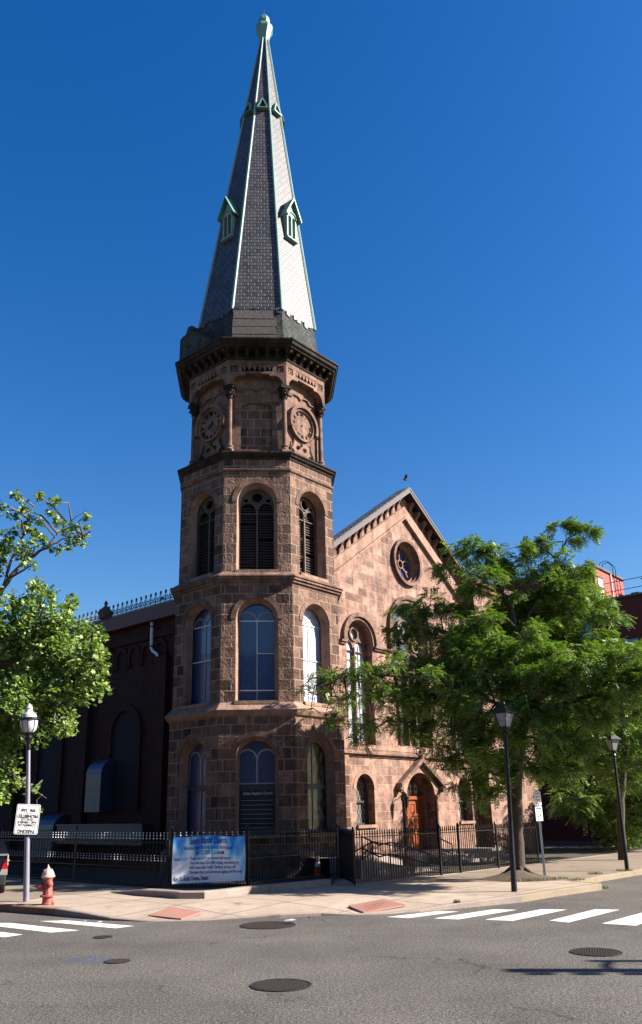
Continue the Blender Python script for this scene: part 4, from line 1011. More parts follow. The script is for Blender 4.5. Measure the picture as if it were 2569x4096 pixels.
# ducts on the nave wall
def duct(v0, v1, z0, z1, dep, name):
    mb = MB(); zc = z1-dep*.9
    prof = [(0, z0), (dep, z0), (dep, zc)]+[(dep*math.cos(R(a))+0, zc+dep*.9*math.sin(R(a))) for a in (20, 40, 60, 80)]+[(0, z1)]
    n_ = len(prof); vs = [FLN(-v, d, z) for v in (v0, v1) for d, z in prof]
    mb.add(vs, [tuple(range(n_)), tuple(range(2*n_-1, n_-1, -1))]+[(i, (i+1) % n_, n_+(i+1) % n_, n_+i) for i in range(n_)])
    d = mb.build(name, M['galv'], CH)
    mb = MB()
    for z in (z0+(zc-z0)*.55, zc): mb.plate(FLN, [(-v1-.01, z), (-v0+.01, z), (-v0+.01, z+.03), (-v1-.01, z+.03)], [], 0, dep+.012)
    mb.build('duct_seam', M['lead'], d)
duct(5.55, 6.45, 1.95, 3.72, .55, 'vent_duct'); duct(8.3, 9.8, .3, 1.9, .6, 'vent_duct')
mb = MB(); mb.plate(FLN, [(-8.2, .9), (-3.2, .9), (-3.2, 1.5), (-8.2, 1.5)], [], 0, .5); mb.plate(FLN, [(-8.2, 1.5), (-3.2, 1.5), (-3.2, 1.56), (-8.2, 1.56)], [], 0, .53); mb.build('long_duct', M['lead'], CH)
# porch platform, steps, ramp
mb = MB(); mb.box((6.6, -2.35, .24), (5.6, 1.7, .44)); mb.build('porch_platform', M['kerb'], CH)
mb = MB(); mb.box((6.9, -3.35, .22), (4.4, .34, .32)); mb.box((6.9, -3.65, .14), (4.4, .34, .20)); mb.build('porch_step', M['kerb'], CH)
mb = MB(); mb.add([(-.9,-4.75,.14),(2.5,-4.75,.14),(2.5,-4.75,.17),(-.9,-4.75,.62),(-.9,-3.7,.14),(2.5,-3.7,.14),(2.5,-3.7,.17),(-.9,-3.7,.62)], [(0,1,2,3),(5,4,7,6),(3,2,6,7),(0,3,7,4),(1,5,6,2)])
mb.add([(-.9,-3.69,.14),(2.5,-3.69,.14),(4.2,-3.2,.14),(-.9,-3.69,.62),(4.0,-2.6,.5),(-.9,-2.8,.62)], [(0,1,4,3),(3,4,5)])
mb.build('ramp', M['kerb'], CH)
def rail(path, h0, posts, name='ramp_railing'):
    mb = MB()
    for dz in (0, -.30): mb.tube([Vector(p)+Vector((0,0,dz)) for p in path], .022, 6)
    R_ = mb.build(name, M['iron'], CH)
    for p, zb in posts:
        mb = MB(); mb.tube([(p[0], p[1], zb), (p[0], p[1], p[2])], .022, 6); mb.build('rail_post', M['iron'], R_)
rail([(-.8,-4.75,1.19),(-.05,-4.75,.94),(.44,-4.75,.99),(.92,-4.75,.92),(2.4,-4.75,.60),(3.3,-4.75,.47)], 0, [((-.8,-4.75,1.19), .6), ((.44,-4.75,.99), .3), ((.92,-4.75,.92), .3), ((2.4,-4.75,.6), .14), ((3.3,-4.75,.47), .14)])
rail([(0.06,-3.75,.72),(.95,-3.75,.98),(2.6,-3.75,.75)], 0, [((.06,-3.75,.72), .5), ((.95,-3.75,.98), .3), ((2.6,-3.75,.75), .15)])
rail([(4.9,-2.7,1.25),(5.0,-3.9,.75)], 0, [((4.9,-2.7,1.25), .4), ((5.0,-3.9,.75), .14)], 'stair_rail')
rail([(8.6,-2.7,1.25),(8.7,-3.9,.75)], 0, [((8.6,-2.7,1.25), .4), ((8.7,-3.9,.75), .14)], 'stair_rail')

# ------------------------------------------------------------------ red building up the street
RBd = empty('red_building', lw(24, -2.35), THETA, 'dark red stucco building with rooftop railing and ladder, up the street on the right', 'building')
# local axes as church; origin at (24,-2.35)
mb = MB(); mb.box((13, 6, 6.27), (26, 24.0, 12.54)); 
mb = MB(); mb.box((13, -4.0, 6.25), (26, 8.0, 12.5)); mb.build('lower_wall', M['redbrick'], RBd)
mb = MB(); mb.box((2.1, 9.0, 7.28), (4.2, 18.0, 14.56)); mb.build('upper_wall', M['redwall'], RBd)
mb = MB(); mb.box((-.01, 9.0, 7.25), (.08, 17.98, 14.5)); mb.build('shaded_side_slab', M['redbrick'], RBd)  # dark slab paints shade on the red upper wall's unlit side
mb = MB(); mb.box((15, 9.0, 6.2), (21.6, 17.9, 12.4)); mb.build('rear_wall', M['redbrick'], RBd)
mb = MB(); mb.box((2.1, 9.0, 14.62), (4.4, 18.2, .14)); mb.box((0, -4.0, 12.53), (.30, 8.0, .1)); mb.box((13, -7.9, 12.53), (26, .3, .1)); mb.build('coping', M['lead'], RBd)
mb = MB(); mb.box((.62, -.02, 13.25), (.62, .06, 1.45)); dd = mb.build('roof_door', M['white'], RBd); mb = MB(); mb.box((.62, -.03, 14.02), (.76, .10, .07)); mb.build('door_lintel', M['redbrick'], dd)
mb = MB(); mb.tube([(2.25, -.06, 12.55), (2.25, -.06, 14.55)], .045, 6); mb.build('drainpipe', M['white'], RBd)
mb = MB()
for u in (2.55, 2.95): mb.tube([(u, -.12, 12.7), (u, -.12, 14.6), (u-.05, -.12, 15.1), (u-.1, .15, 15.45), (u-.15, .5, 15.4), (u-.1, .65, 15.0), (u, .6, 14.7)], .022, 5)
for i in range(7): mb.tube([(2.55, -.12, 12.9+i*.27), (2.95, -.12, 12.9+i*.27)], .015, 4)
mb.build('roof_ladder', M['iron'], RBd)
mb = MB()
for z in (12.95, 13.45): mb.tube([(.05, 0, z), (.05, -5.5, z)], .02, 5)
for v in (0, -1.3, -2.6, -3.9, -5.4): mb.tube([(.05, v, 12.55), (.05, v, 13.45)], .02, 5)
mb.build('roof_railing', M['rust'], RBd)
for (u, v, z0, w, h) in ((3.6, -.9, 12.55, .5, .9), (4.9, -1.6, 12.55, 1.2, 1.9), (6.6, -2.4, 12.55, .8, 1.0)):
    mb = MB(); mb.box((u, v, z0+h/2), (w, w*.8, h)); mb.box((u, v, z0+h+.03), (w*1.1, w*.9, .08)); mb.build('roof_vent', M['galv'], RBd)
for v, z in ((.9, 11.1), (-1.5, 9.6), (-4, 9.6), (-1.5, 6.4), (-4, 6.4), (3, 8.2)):
    mb = MB(); mb.box((-.06, v, z), (.06, .9, 1.3)); w = mb.build('window', M['frame'], RBd); mb = MB(); mb.box((-.08, v, z), (.06, .76, 1.16)); mb.build('pane', M['bluegl'], w)
# unseen row houses, added across the two streets to block some sky light
def blocker_house(x, y, rz, w, h, label, mt):
    t = empty('added_row_house', (x, y, 0), rz, label, 'row house', 'unseen row houses added to block sky light'); mb = MB(); mb.box((0, -6, h/2), (w, 12, h)); mb.build('wall', mt, t)
    mb = MB(); mb.box((0, .1, h-.1), (w+.1, .5, .5)); mb.box((0, -6, h+.05), (w-.4, 11.6, .1)); mb.build('cornice', M['fascia'], t)
    fl = int(h/3.2)
    for k in range(fl):
        for i in range(3):
            if k == 0 and i == 0:
                mb = MB(); mb.box((-w/3, .02, 1.4), (1.1, .1, 2.4)); mb.build('door', M['door'], t); mb = MB(); mb.box((-w/3, .6, .25), (1.5, 1.3, .5)); mb.build('stoop', M['kerb'], t); continue
            a = (i-1)*w/3; z = 1.9+k*3.1; mb = MB(); mb.box((a, .02, z), (1.0, .08, 1.7)); mb.box((a, .06, z-.92), (1.2, .2, .12)); mb.box((a, .05, z+.95), (1.2, .14, .16)); f = mb.build('window', M['frame'], t)
            mb = MB(); mb.box((a, .05, z), (.86, .06, 1.56)); mb.build('pane', M['bluegl'], f)
for i in range(7): blocker_house(-21+i*7.0, -9, 0, 6.9, 12.5+(i*37 % 3)*.9, ['dark brick','brown brick','weathered brick','soot-stained brick','plain brick','deep red brick','end brick'][i]+' row house added out of view behind the photographer to block sky light', M['redbrick'] if i % 2 else M['brick'])
for i in range(5): blocker_house(-27-i*4.6, 6+i*5.2, R(-48), 6.9, 12+(i*53 % 3), ['corner','second','third','fourth','fifth'][i]+' brick row house added across the left-hand street to block sky light', M['brick'] if i % 2 else M['redbrick'])

# ------------------------------------------------------------------ fences
def fence(name, label, pts, ztop, zb, style, post_every, sp=.14):
    post_every *= 1.7
    p0 = Vector((*pts[0], 0)); root = empty(name, (p0.x, p0.y, .13), 0, label, 'fence', 'iron railings round the church yard'); O = Vector(root.location)
    for a, b in zip(pts[:-1], pts[1:]):
        A = Vector((*a, 0))-Vector((O.x, O.y, 0)); B = Vector((*b, 0))-Vector((O.x, O.y, 0)); d = (B-A); L = d.length; d.normalize()
        nb = max(1, round(L/post_every))
        for i in range(nb):
            s0, s1 = L*i/nb, L*(i+1)/nb; mb = MB(); bd_ = MB(); H = ztop-.13
            if style == 'bead': rails = (H-.28, H-.86, .06)
            else: rails = (H-.14, .12, H*.52) if style == 'spear3' else (H-.14, .12)
            for z in rails: mb.bar(A+d*s0+Vector((0,0,z)), A+d*s1+Vector((0,0,z)), .035, .022)
            n_ = max(1, round((s1-s0)/sp))
            for j in range(n_):
                s = s0+(j+.5)*(s1-s0)/n_; q = A+d*s; 
                q = q+Vector((random.uniform(-.003,.003), random.uniform(-.003,.003), 0))
                if style == 'bead':
                    mb.bar(q+Vector((0,0,.02)), q+Vector((0,0,H-.2)), .016)
                    for zz, rr in ((H-.19, .020), (H-.12, .018), (H-.06, .015)): bd_.lathe([(.002,-rr*1.2),(rr,-rr*.3),(rr,rr*.4),(.002,rr*1.4)], q+Vector((0,0,zz)), 6)
                    q2 = q+d*(s1-s0)/n_*.5
                    mb.bar(q2+Vector((0,0,.02)), q2+Vector((0,0,H-.72)), .014)
                    for zz, rr in ((H-.70, .019), (H-.64, .016), (H-.585, .013)): bd_.lathe([(.002,-rr*1.2),(rr,-rr*.3),(rr,rr*.4),(.002,rr*1.4)], q2+Vector((0,0,zz)), 6)
                    mb.lathe([(.002,-.02),(.018,0),(.002,.02)], q2+Vector((0,0,H-.25)), 5)
                else:
                    mb.bar(q+Vector((0,0,.04)), q+Vector((0,0,H-.06)), .020)
                    mb.lathe([(.008,-.09),(.026,-.05),(.012,-.02),(.02,.0),(.001,.07)], q+Vector((0,0,H-.02)), 6)
            pn = mb.build('railing_panel', M['iron'], root, recalc=False)
            if bd_.v: bd_.build('bead', M['bead'], pn, True)
        for i in range(nb+1):
            q = A+d*(L*i/nb); mb = MB(); h = ztop-.13+.02
            mb.box(q+Vector((0,0,h/2)), (.034,.034,h), math.atan2(d.y, d.x)); mb.lathe([(.02,h),(.035,h+.02),(.03,h+.05),(.004,h+.10)], q, 8)
            mb.build('fence_post', M['iron'], root)
    return root
LF0 = Vector((-3.35, 20.62)); 
fence('iron_fence', 'black iron fence with beaded pickets running off behind the hydrant', [(LF0.x, LF0.y), (LF0.x+dL.x*24, LF0.y+dL.y*24)], 1.46, .13, 'bead', 2.2)
fence('iron_fence', 'short black iron fence across the corner, carrying the blue banner', [(-3.30, 20.66), (-1.48, 20.66)], 1.46, .13, 'bead', 1.9)
fence('iron_fence', 'black spear fence close to the tower between banner and ramp', [(-1.44, 20.70), (.80, 23.20)], 1.40, .13, 'spear3', 1.7, .11)
fence('iron_fence', 'black spear fence before the porch ramp and door', [(.85, 23.1), (1.1, 20.76), (1.1+dR.x*9.6, 20.76+dR.y*9.6)], 1.36, .13, 'spear', 2.4, .105)
for s in (3.75, 4.75, 6.9):
    q = Vector((1.1, 20.76, 0))+dR*s+Vector((.03,-.03,0)); t = empty('gate_post', (q.x, q.y, .13), THETA, {3.75: 'heavy left gate post in the fence before the church door', 4.75: 'heavy right gate post in the fence before the church door', 6.9: 'heavy fence post between the gate and the tree trunk'}[s], 'gate post', 'heavy posts in the spear fence')
    mb = MB(); mb.box((0,0,.61), (.05,.05,1.22)); mb.build('post', M['iron'], t); mb = MB(); mb.lathe([(.04,1.22),(.05,1.25),(.02,1.33)], (0,0,0), 8); mb.build('cap', M['iron'], t)
# low kerb wall round the corner bed
mb = MB(); path = [Vector((-4.6,20.1,0)), Vector((-3.7,19.2,0)), Vector((-3.15,18.78,0)), Vector((-2.75,18.42,0)), Vector((-2.2,18.34,0)), Vector((-1.75,18.75,0)), Vector((-1.08,19.62,0)), Vector((-.07,20.37,0)), Vector((.55,20.95,0))]
O = path[2].copy(); vs = []
for i, p in enumerate(path):
    d = (path[min(i+1, len(path)-1)]-path[max(i-1, 0)]).normalized(); nn = Vector((-d.y, d.x, 0)); h = (.14 if i > 0 else .02)+.004*math.sin(i*5)
    for w, z in ((0, .10), (0, .13+h-.02), (.03, .13+h), (.24, .13+h), (.27, .13+h-.02), (.27, .10)): vs.append(p+nn*w+Vector((0,0,z))-O)
fs = []
for i in range(len(path)-1):
    for q in range(5): fs.append((i*6+q, (i+1)*6+q, (i+1)*6+q+1, i*6+q+1))
fs += [tuple(range(6)), tuple((len(path)-1)*6+q for q in range(6))]
mb.add(vs, fs); kw = mb.build('low_kerb_wall', M['kerb']); kw.location = O; tag(kw, 'low rounded concrete kerb wall at the foot of the corner fence', 'kerb wall')
bed = sheet('planting_bed', [(-4.4,20.15),(-3.55,19.3),(-3.0,18.95),(-2.2,18.6),(-1.2,19.75),(-.15,20.6),(.6,21.2),(.75,23.1),(-1.5,20.75),(-3.35,20.7)], .17, M['yard'])
# banner
BN = empty('banner', (-2.38, 20.55, .26), 0, 'blue and white cloud-printed church banner tied to the corner fence', 'banner')
BW, BH = 1.72, 1.06
def warp(a, b): return .018*math.sin(a*5.0+.6)*math.cos(b*2.3)+.012*math.sin(a*11-b*7)
def bfr(a, d, z): 
    t = z/BH; ss = a/BW
    sag = .0+.02*math.cos(ss*math.pi*3)*t*.6
    taper = 1-.02*math.sin(t*math.pi)*-1
    return Vector((a*taper, -d, z*(1-.07*(ss+.5)*(1-t))+.07*(ss+.5)*(1-t)*1.0*BH*.0+.05*(ss+.5)*(1-t)+sag-.02*t*abs(ss)))
mb = MB(); nx, nz = 44, 26; vs = []
for j in range(nz+1):
    for i in range(nx+1):
        a = -BW/2+BW*i/nx; z = BH*j/nz; vs.append(bfr(a, warp(a, z), z))
mb.add(vs, [(j*(nx+1)+i, j*(nx+1)+i+1, (j+1)*(nx+1)+i+1, (j+1)*(nx+1)+i) for j in range(nz) for i in range(nx)])
mb.build('cloth', M['banner'], BN, True, sharp=80)
lines = [('Salem Baptist Church', .20, -.02, .90, .88, 'c', .006), ('Welcome Back, Worship Services Will Resume', .125, -.02, .765, 1.15, 'c', .004), ('July 12, 2020 @10:00AM', .125, .02, .645, .68, 'c', .004),
         ('Those the Lord has rescued will return', .105, -.45, .53, .95, 'l', .004), ('They will enter Zion with singing, everlasting Joy', .105, -.45, .425, 1.16, 'l', .004),
         ('Will crown their heads. Gladness and joy will', .105, -.45, .32, 1.08, 'l', .004), ('Overtake them, and sorrow and sighing will flee away', .105, -.45, .21, 1.24, 'l', .004),
         ('Isaiah 51:11', .10, -.82, .525, .33, 'l', .002), ('Rev. D. Keith Owens, Pastor', .15, -.82, .06, .82, 'l', .006)]
for s, sz, cx, z, w, al, bo in lines:
    t = text_mb(s, sz, bfr, cx, z, .008, w, max(0, bo-.003), align='CENTER' if al == 'c' else 'LEFT', warp=warp); t.build('lettering', M['letter'], BN, recalc=False)

mb = MB()
for a, z in ((-.85, 1.04), (-.3, 1.05), (.3, 1.05), (.84, 1.03), (-.85, .03), (.84, .08)): 
    p = bfr(a, .0, z); mb.tube([p, p+Vector((0,.03,.05)), p+Vector((.01,.1,.06))], .008, 5)
mb.build('tie', M['black'], BN)

# ------------------------------------------------------------------ street furniture
def lean(root, dx, h): root.rotation_euler.y = math.atan2(dx, h)
# globe lamp, left
LP = empty('street_lamp', (-5.99, 18.43, .13), 0, 'street lamp with glass acorn globe on a lavender-grey pole, carrying the upside-down sign', 'street lamp'); lean(LP, -.26, 3.7)
mb = MB(); mb.tube([(0,0,0), (0,0,1.4), (0,0,3.2)], [.066, .055, .038], 20); mb.build('pole', M['alu'], LP, True)
mb = MB(); mb.tube([(0,0,1.92), (0,0,1.95)], .056, 16); mb.tube([(0,0,1.30), (0,0,1.34)], .060, 16); mb.build('pole_band', M['galv'], LP, True)
mb = MB(); mb.lathe([(.035,3.12),(.055,3.2),(.04,3.26),(.05,3.32),(.10,3.40),(.07,3.45),(.11,3.52)], n=20); mb.build('neck', M['iron'], LP, True)
mb = MB(); mb.lathe([(.10,3.52),(.16,3.58),(.185,3.68),(.195,3.80)], n=24); GB = mb.build('globe', M['lampg'], LP, True)
mb = MB()
for k in range(8):
    a = k*math.pi/4+.2; mb.tube([(r*1.02*math.cos(a), r*1.02*math.sin(a), z) for r, z in ((.10,3.52),(.16,3.58),(.185,3.68),(.195,3.80))], .008, 5)
mb.lathe([(.196,3.79),(.235,3.80),(.235,3.84),(.15,3.86)], n=24); mb.build('globe_rib', M['iron'], LP, True)
mb = MB(); mb.lathe([(.17,3.85),(.15,3.93),(.09,3.98),(.07,4.04),(.085,4.07),(.05,4.12),(.02,4.17)], n=20); mb.build('globe_top', M['lampg'], LP, True)
# upside down parking sign
SG = empty('parking_sign', (-6.02-.07, 18.33, 1.48), R(20), 'white parking sign mounted upside down on the lavender-grey lamp pole', 'sign'); SG.rotation_euler = (0, R(2.5), R(20))
def rrect(w, h, r, x0=0, z0=0, n=5):
    out = []
    for cx, cz, a in ((w/2-r, r, -90), (w/2-r, h-r, 0), (-w/2+r, h-r, 90), (-w/2+r, r, 180)):
        for i in range(n+1): t = R(a+90*i/n); out.append((x0+cx+r*math.cos(t), z0+cz+r*math.sin(t)))
    return out
sfr = lambda a, d, z: Vector((a, -d, z))
mb = MB(); mb.plate(sfr, rrect(.49, .62, .035), [], -.006, 0); pl = mb.build('sign_plate', M['signw'], SG)
mb = MB(); mb.plate(sfr, rrect(.465, .595, .03, 0, .0125), [rrect(.450, .580, .026, 0, .020)], 0, .002); mb.build('sign_border', M['black'], SG)
mb = MB()
for s, sz, z, w, bo in (('PARKING', .085, .545, .33, .003), ('OF', .035, .49, .05, 0), ('COMMERCIAL', .06, .43, .36, .001), ('AND OMNIBUS', .06, .37, .38, .001), ('VEHICLES', .055, .315, .26, .001), ('PROHIBITED', .085, .235, .40, .003), ('BETWEEN', .03, .19, .16, 0), ('9PM - 5AM', .085, .11, .28, .002), ('|', .03, .055, .008, .001)):
    # the whole sign is rotated 180 degrees about its centre
    t = text_mb(s, sz*1.15, lambda a, d, z_: sfr(-a, d, .62-z_), 0, z-.02, .003, w*1.05, bo); t.build('lettering', M['black'], SG, recalc=False)
mb = MB(); mb.box((.05, .03, .31), (.14, .05, .03)); mb.box((.05, .03, .52), (.14, .05, .03)); mb.build('bracket', M['galv'], SG)
# lantern lamps, right
def lantern(x, y, label, dx, sc=1.0, yaw=0):
    t = empty('lantern_lamp', (x, y, .13), 0, label, 'street lamp', 'black lantern lamps on the right pavement'); t.rotation_euler = (0, math.atan2(dx, 3.6), yaw); t.scale = (sc, sc, sc)
    mb = MB(); mb.tube([(0,0,0), (0,0,.9), (0,0,3.35)], [.064, .052, .040], 20); mb.build('pole', M['ironp'], t, True)
    mb = MB(); mb.lathe([(.05,3.30),(.07,3.34),(.045,3.40),(.10,3.45),(.10,3.48)], n=14); mb.build('neck', M['iron'], t)
    q = math.pi/4; mb = MB(); mb.lathe([(.10*1.15,3.49),(.168*1.32,3.80)], n=4, rot=q); g_ = mb.build('lantern_glass', M['lampd'], t)
    mb = MB()
    for k in range(4):
        a = q+k*math.pi/2; mb.tube([(.118*math.cos(a), .118*math.sin(a), 3.47), (.226*math.cos(a), .226*math.sin(a), 3.81)], .012, 5)
    for r_, z in ((.118, 3.485), (.226, 3.80)):
        for k in range(4):
            a, b = q+k*math.pi/2, q+(k+1)*math.pi/2; mb.bar((r_*math.cos(a), r_*math.sin(a), z), (r_*math.cos(b), r_*math.sin(b), z), .022)
    mb.build('lantern_frame', M['iron'], t)
    mb = MB(); mb.lathe([(.275,3.80),(.275,3.83),(.16,3.93),(.08,3.97),(.05,3.99)], n=4, rot=q); mb.lathe([(.03,3.98),(.035,4.02),(.008,4.08)], n=8); mb.build('lantern_roof', M['ironp'], t)
    return t
lantern(4.42, 18.69, 'black lantern street lamp standing before the big tree', .21, 1.0, R(38))
lantern(8.83, 23.91, 'farther black lantern street lamp at the right edge by the kerb', .07, .93, R(20))
# no parking post
NP = empty('sign_post', (6.18, 22.55, .13), R(28), 'galvanised post with two small white signs beside the big tree', 'sign post')
mb = MB(); mb.plate(sfr, [(-.035,0),(.035,0),(.035,2.16),(-.035,2.16)], [[(-.008,.02),(.008,.02),(.008,2.14),(-.008,2.14)]], -.03, -.01); mb.build('channel_post', M['galv'], NP)
for (z0_, nm) in ((1.76, 'upper'), (1.37, 'lower')):
    mb = MB(); mb.plate(sfr, rrect(.24, .37, .02, 0, z0_), [], -.008, 0); pt = mb.build('sign_plate', M['signw'], NP)
    mb = MB()
    if nm == 'upper':
        for s, sz, z, w in (('NO PARKING', .035, .30, .19), ('ANY', .075, .20, .13), ('TIME', .075, .12, .15)): t = text_mb(s, sz, sfr, 0, z0_+z, .003, w, .001); mb.add(t.v, t.f)
        mb.plate(sfr, [(-.07, z0_+.06), (-.03, z0_+.04), (-.03, z0_+.055), (.06, z0_+.055), (.06, z0_+.065), (-.03, z0_+.065), (-.03, z0_+.08)], [], .001, .003)
        mb.build('lettering', M['red'], pt, recalc=False)
    else:
        t = text_mb('DOG WASTE', .045, sfr, 0, z0_+.30, .003, .18, .002); mb.add(t.v, t.f)
        for i in range(3): z = z0_+.25-i*.02; mb.plate(sfr, [(-.08, z), (.08, z), (.08, z+.006), (-.08, z+.006)], [], .001, .003)
        mb.plate(sfr, [(.03, z0_+.09), (.045, z0_+.09), (.05, z0_+.14), (.06, z0_+.15), (.05, z0_+.18), (.035, z0_+.18), (.03, z0_+.14)], [], .001, .003)
        mb.plate(sfr, [(-.06, z0_+.10), (-.02, z0_+.10), (-.02, z0_+.125), (-.07, z0_+.14)], [], .001, .003)
        for i in range(2): z = z0_+.06-i*.02; mb.plate(sfr, [(-.08, z), (.08, z), (.08, z+.006), (-.08, z+.006)], [], .001, .003)
        mb.build('lettering', M['black'], pt, recalc=False)
# hydrant
HY = empty('fire_hydrant', (-5.33, 17.75, .13), R(20), 'faded red fire hydrant with pale pink bonnet on the corner pavement', 'fire hydrant'); HY.rotation_euler.y = R(-3)
mb = MB(); mb.lathe([(.125,0),(.13,.015),(.12,.03),(.105,.045),(.10,.14),(.15,.155),(.15,.175),(.105,.185),(.095,.20),(.088,.46),(.10,.50),(.105,.52)], n=24)
for k in range(12): a = k*math.pi/6; mb.bar((.09*math.cos(a), .09*math.sin(a), .21), (.088*math.cos(a), .088*math.sin(a), .42), .013)
hb_ = mb.build('body', M['hyd'], HY, True)
mb = MB(); mb.lathe([(.10,.50),(.138,.52),(.142,.545),(.125,.56),(.115,.60),(.09,.65),(.05,.685),(.03,.70),(.028,.72),(.012,.74),(.006,.77)], n=24)
for k in range(10): a = k*math.pi/5; mb.bar((.120*math.cos(a), .120*math.sin(a), .58), (.075*math.cos(a), .075*math.sin(a), .675), .012)
mb.build('bonnet', M['hydcap'], HY, True)
def nozzle(ang, z, r, L):
    MM = Matrix.Rotation(ang, 3, 'Z') @ Matrix.Rotation(R(90), 3, 'Y'); mb = MB()
    mb.lathe([(r*.8,.06),(r*.8,.10),(r,.105),(r,.13),(r*.9,.135),(r,.14),(r,.10+L*.6),(r*.7,.10+L*.75),(r*.25,.10+L*.78),(r*.25,.10+L)], (0,0,z), 14, M=MM); mb.build('nozzle_cap', M['hyd'], HY, True)
nozzle(R(165), .36, .07, .15); nozzle(R(-75), .39, .055, .10); nozzle(R(70), .39, .055, .10)
mb = MB()
for k in range(8): a = k*math.pi/4; mb.lathe([(.012, .172), (.012, .192)], (.135*math.cos(a), .135*math.sin(a), 0), 6)
mb.build('flange_bolt', M['hyd'], HY)
mb = MB(); mb.lathe([(.03,0),(.035,.02),(.03,.045),(.01,.05)], (.105,-.075,0), 8); mb.build('base_lug', M['hyd'], HY)
# car at the left edge (seen from behind)
CAR = empty('parked_car', (-8.22, 21.32, .135), R(20), 'parked car in shade-dark paint, only its rear corner and tail lamp at the left edge', 'car')
k_ = .80
prof = [(-2.15,.26),(-2.2,.45),(-2.12,.60),(-2.1,1.08),(-1.7,1.14),(-.9,1.46),(.4,1.48),(1.2,1.08),(2.1,.92),(2.25,.6),(2.2,.28)]
mb = MB(); sec = []
for y, z in prof: pass
vs = []; W_ = .86
top = prof; 
for y, z in prof:
    w = W_ if z < 1.1 else W_-.16*(z-1.08)/.4-.0
    vs += [(-w*k_, y*k_, z*k_), (w*k_, y*k_, z*k_)]
vs += [(-W_*k_, 2.0*k_, .25*k_), (W_*k_, 2.0*k_, .25*k_), (-W_*k_, -1.9*k_, .25*k_), (W_*k_, -1.9*k_, .25*k_)]
n_ = len(prof); fs = [(2*i, 2*i+1, 2*i+3, 2*i+2) for i in range(n_-1)]
fs += [(2*n_-2, 2*n_-1, 2*n_+1, 2*n_), (2*n_, 2*n_+1, 2*n_+3, 2*n_+2), (2*n_+2, 2*n_+3, 1, 0)]
fs += [tuple(2*i for i in range(n_))+(2*n_, 2*n_+2), tuple(reversed(tuple(2*i+1 for i in range(n_))+(2*n_+1, 2*n_+3)))]
mb.add(vs, fs); body = mb.build('body', M['carp'], CAR)
bv = body.modifiers.new('bevel', 'BEVEL'); bv.width = .05; bv.segments = 3; bv.limit_method = 'ANGLE'
for p in body.data.polygons: p.use_smooth = True
mb = MB(); mb.box((0, -2.16*k_, .40*k_), (1.70*k_, .12, .30*k_)); bo = mb.build('bumper', M['rubber'], CAR); bv = bo.modifiers.new('bevel', 'BEVEL'); bv.width = .04; bv.segments = 3
for s in (-1, 1):
    mb = MB(); x = s*W_*k_; y = -2.13*k_-.01
    mb.add([(x-s*.17, y, .55*k_), (x+s*.012, y, .55*k_), (x+s*.012, y+.16, .55*k_), (x-s*.05, y-.0, .95*k_), (x+s*.012, y+.0, .95*k_), (x+s*.012, y+.12, .95*k_), (x-s*.17, y+.05, .55*k_), (x-s*.05, y+.05, .95*k_)], [(0,1,4,3), (1,2,5,4), (3,4,5,7), (0,3,7,6)])
    tl = mb.build('tail_lamp', M['taill'], CAR)
    mb = MB(); mb.add([(x-s*.175, y-.006, .54*k_), (x+s*.015, y-.006, .54*k_), (x+s*.015, y-.006, .70*k_), (x-s*.12, y-.006, .70*k_), (x-s*.175, y+.03, .54*k_), (x+s*.015, y+.17, .54*k_), (x+s*.015, y+.17, .70*k_)], [(0,1,2,3), (1,5,6,2)]); mb.build('reversing_lens', M['clearl'], tl)
mb = MB(); mb.bar((-.86*k_, -2.11*k_, 1.09*k_), (.86*k_, -2.11*k_, 1.09*k_), .05, .04)
for s in (-1, 1): mb.bar((s*.85*k_, -2.115*k_, 1.09*k_), (s*.86*k_, -2.13*k_, .80*k_), .03, .03); mb.bar((s*.83*k_, -2.15*k_, .93*k_), (s*.90*k_, -2.10*k_, .93*k_), .04, .03)
mb.build('sunlit_edge', M['chrome'], CAR)  # pale strips stand in for sunlight on the body edges
for y in (-1.35, 1.35):
    for s in (-1, 1):
        MM = Matrix.Rotation(R(90), 3, 'Y'); mb = MB(); mb.lathe([(.20,-.09),(.30,-.09),(.32,-.05),(.32,.05),(.30,.09),(.20,.09)], (s*.76*k_, y*k_, .32*k_), 20, M=MM @ Matrix.Scale(k_, 3)); w = mb.build('wheel', M['rubber'], CAR, True)
        mb = MB(); mb.lathe([(.02,-.07),(.19,-.08),(.19,.08),(.02,.07)], (s*.765*k_, y*k_, .32*k_), 16, M=MM @ Matrix.Scale(k_, 3)); mb.build('rim', M['chrome'], w)
# traffic cone behind the fence
TC = empty('traffic_cone', (0.25, 23.45, .14), 0, 'orange traffic cone with white bands behind the spear fence', 'traffic cone')
mb = MB(); mb.box((0,0,.015), (.30,.30,.03)); mb.lathe([(.115,.03),(.03,.62),(.02,.64)], n=16); mb.build('cone_body', M['orange'], TC)
mb = MB(); mb.lathe([(.083,.27),(.064,.40)], n=16); mb.lathe([(.055,.46),(.042,.55)], n=16); mb.build('reflective_band', M['white'], TC)
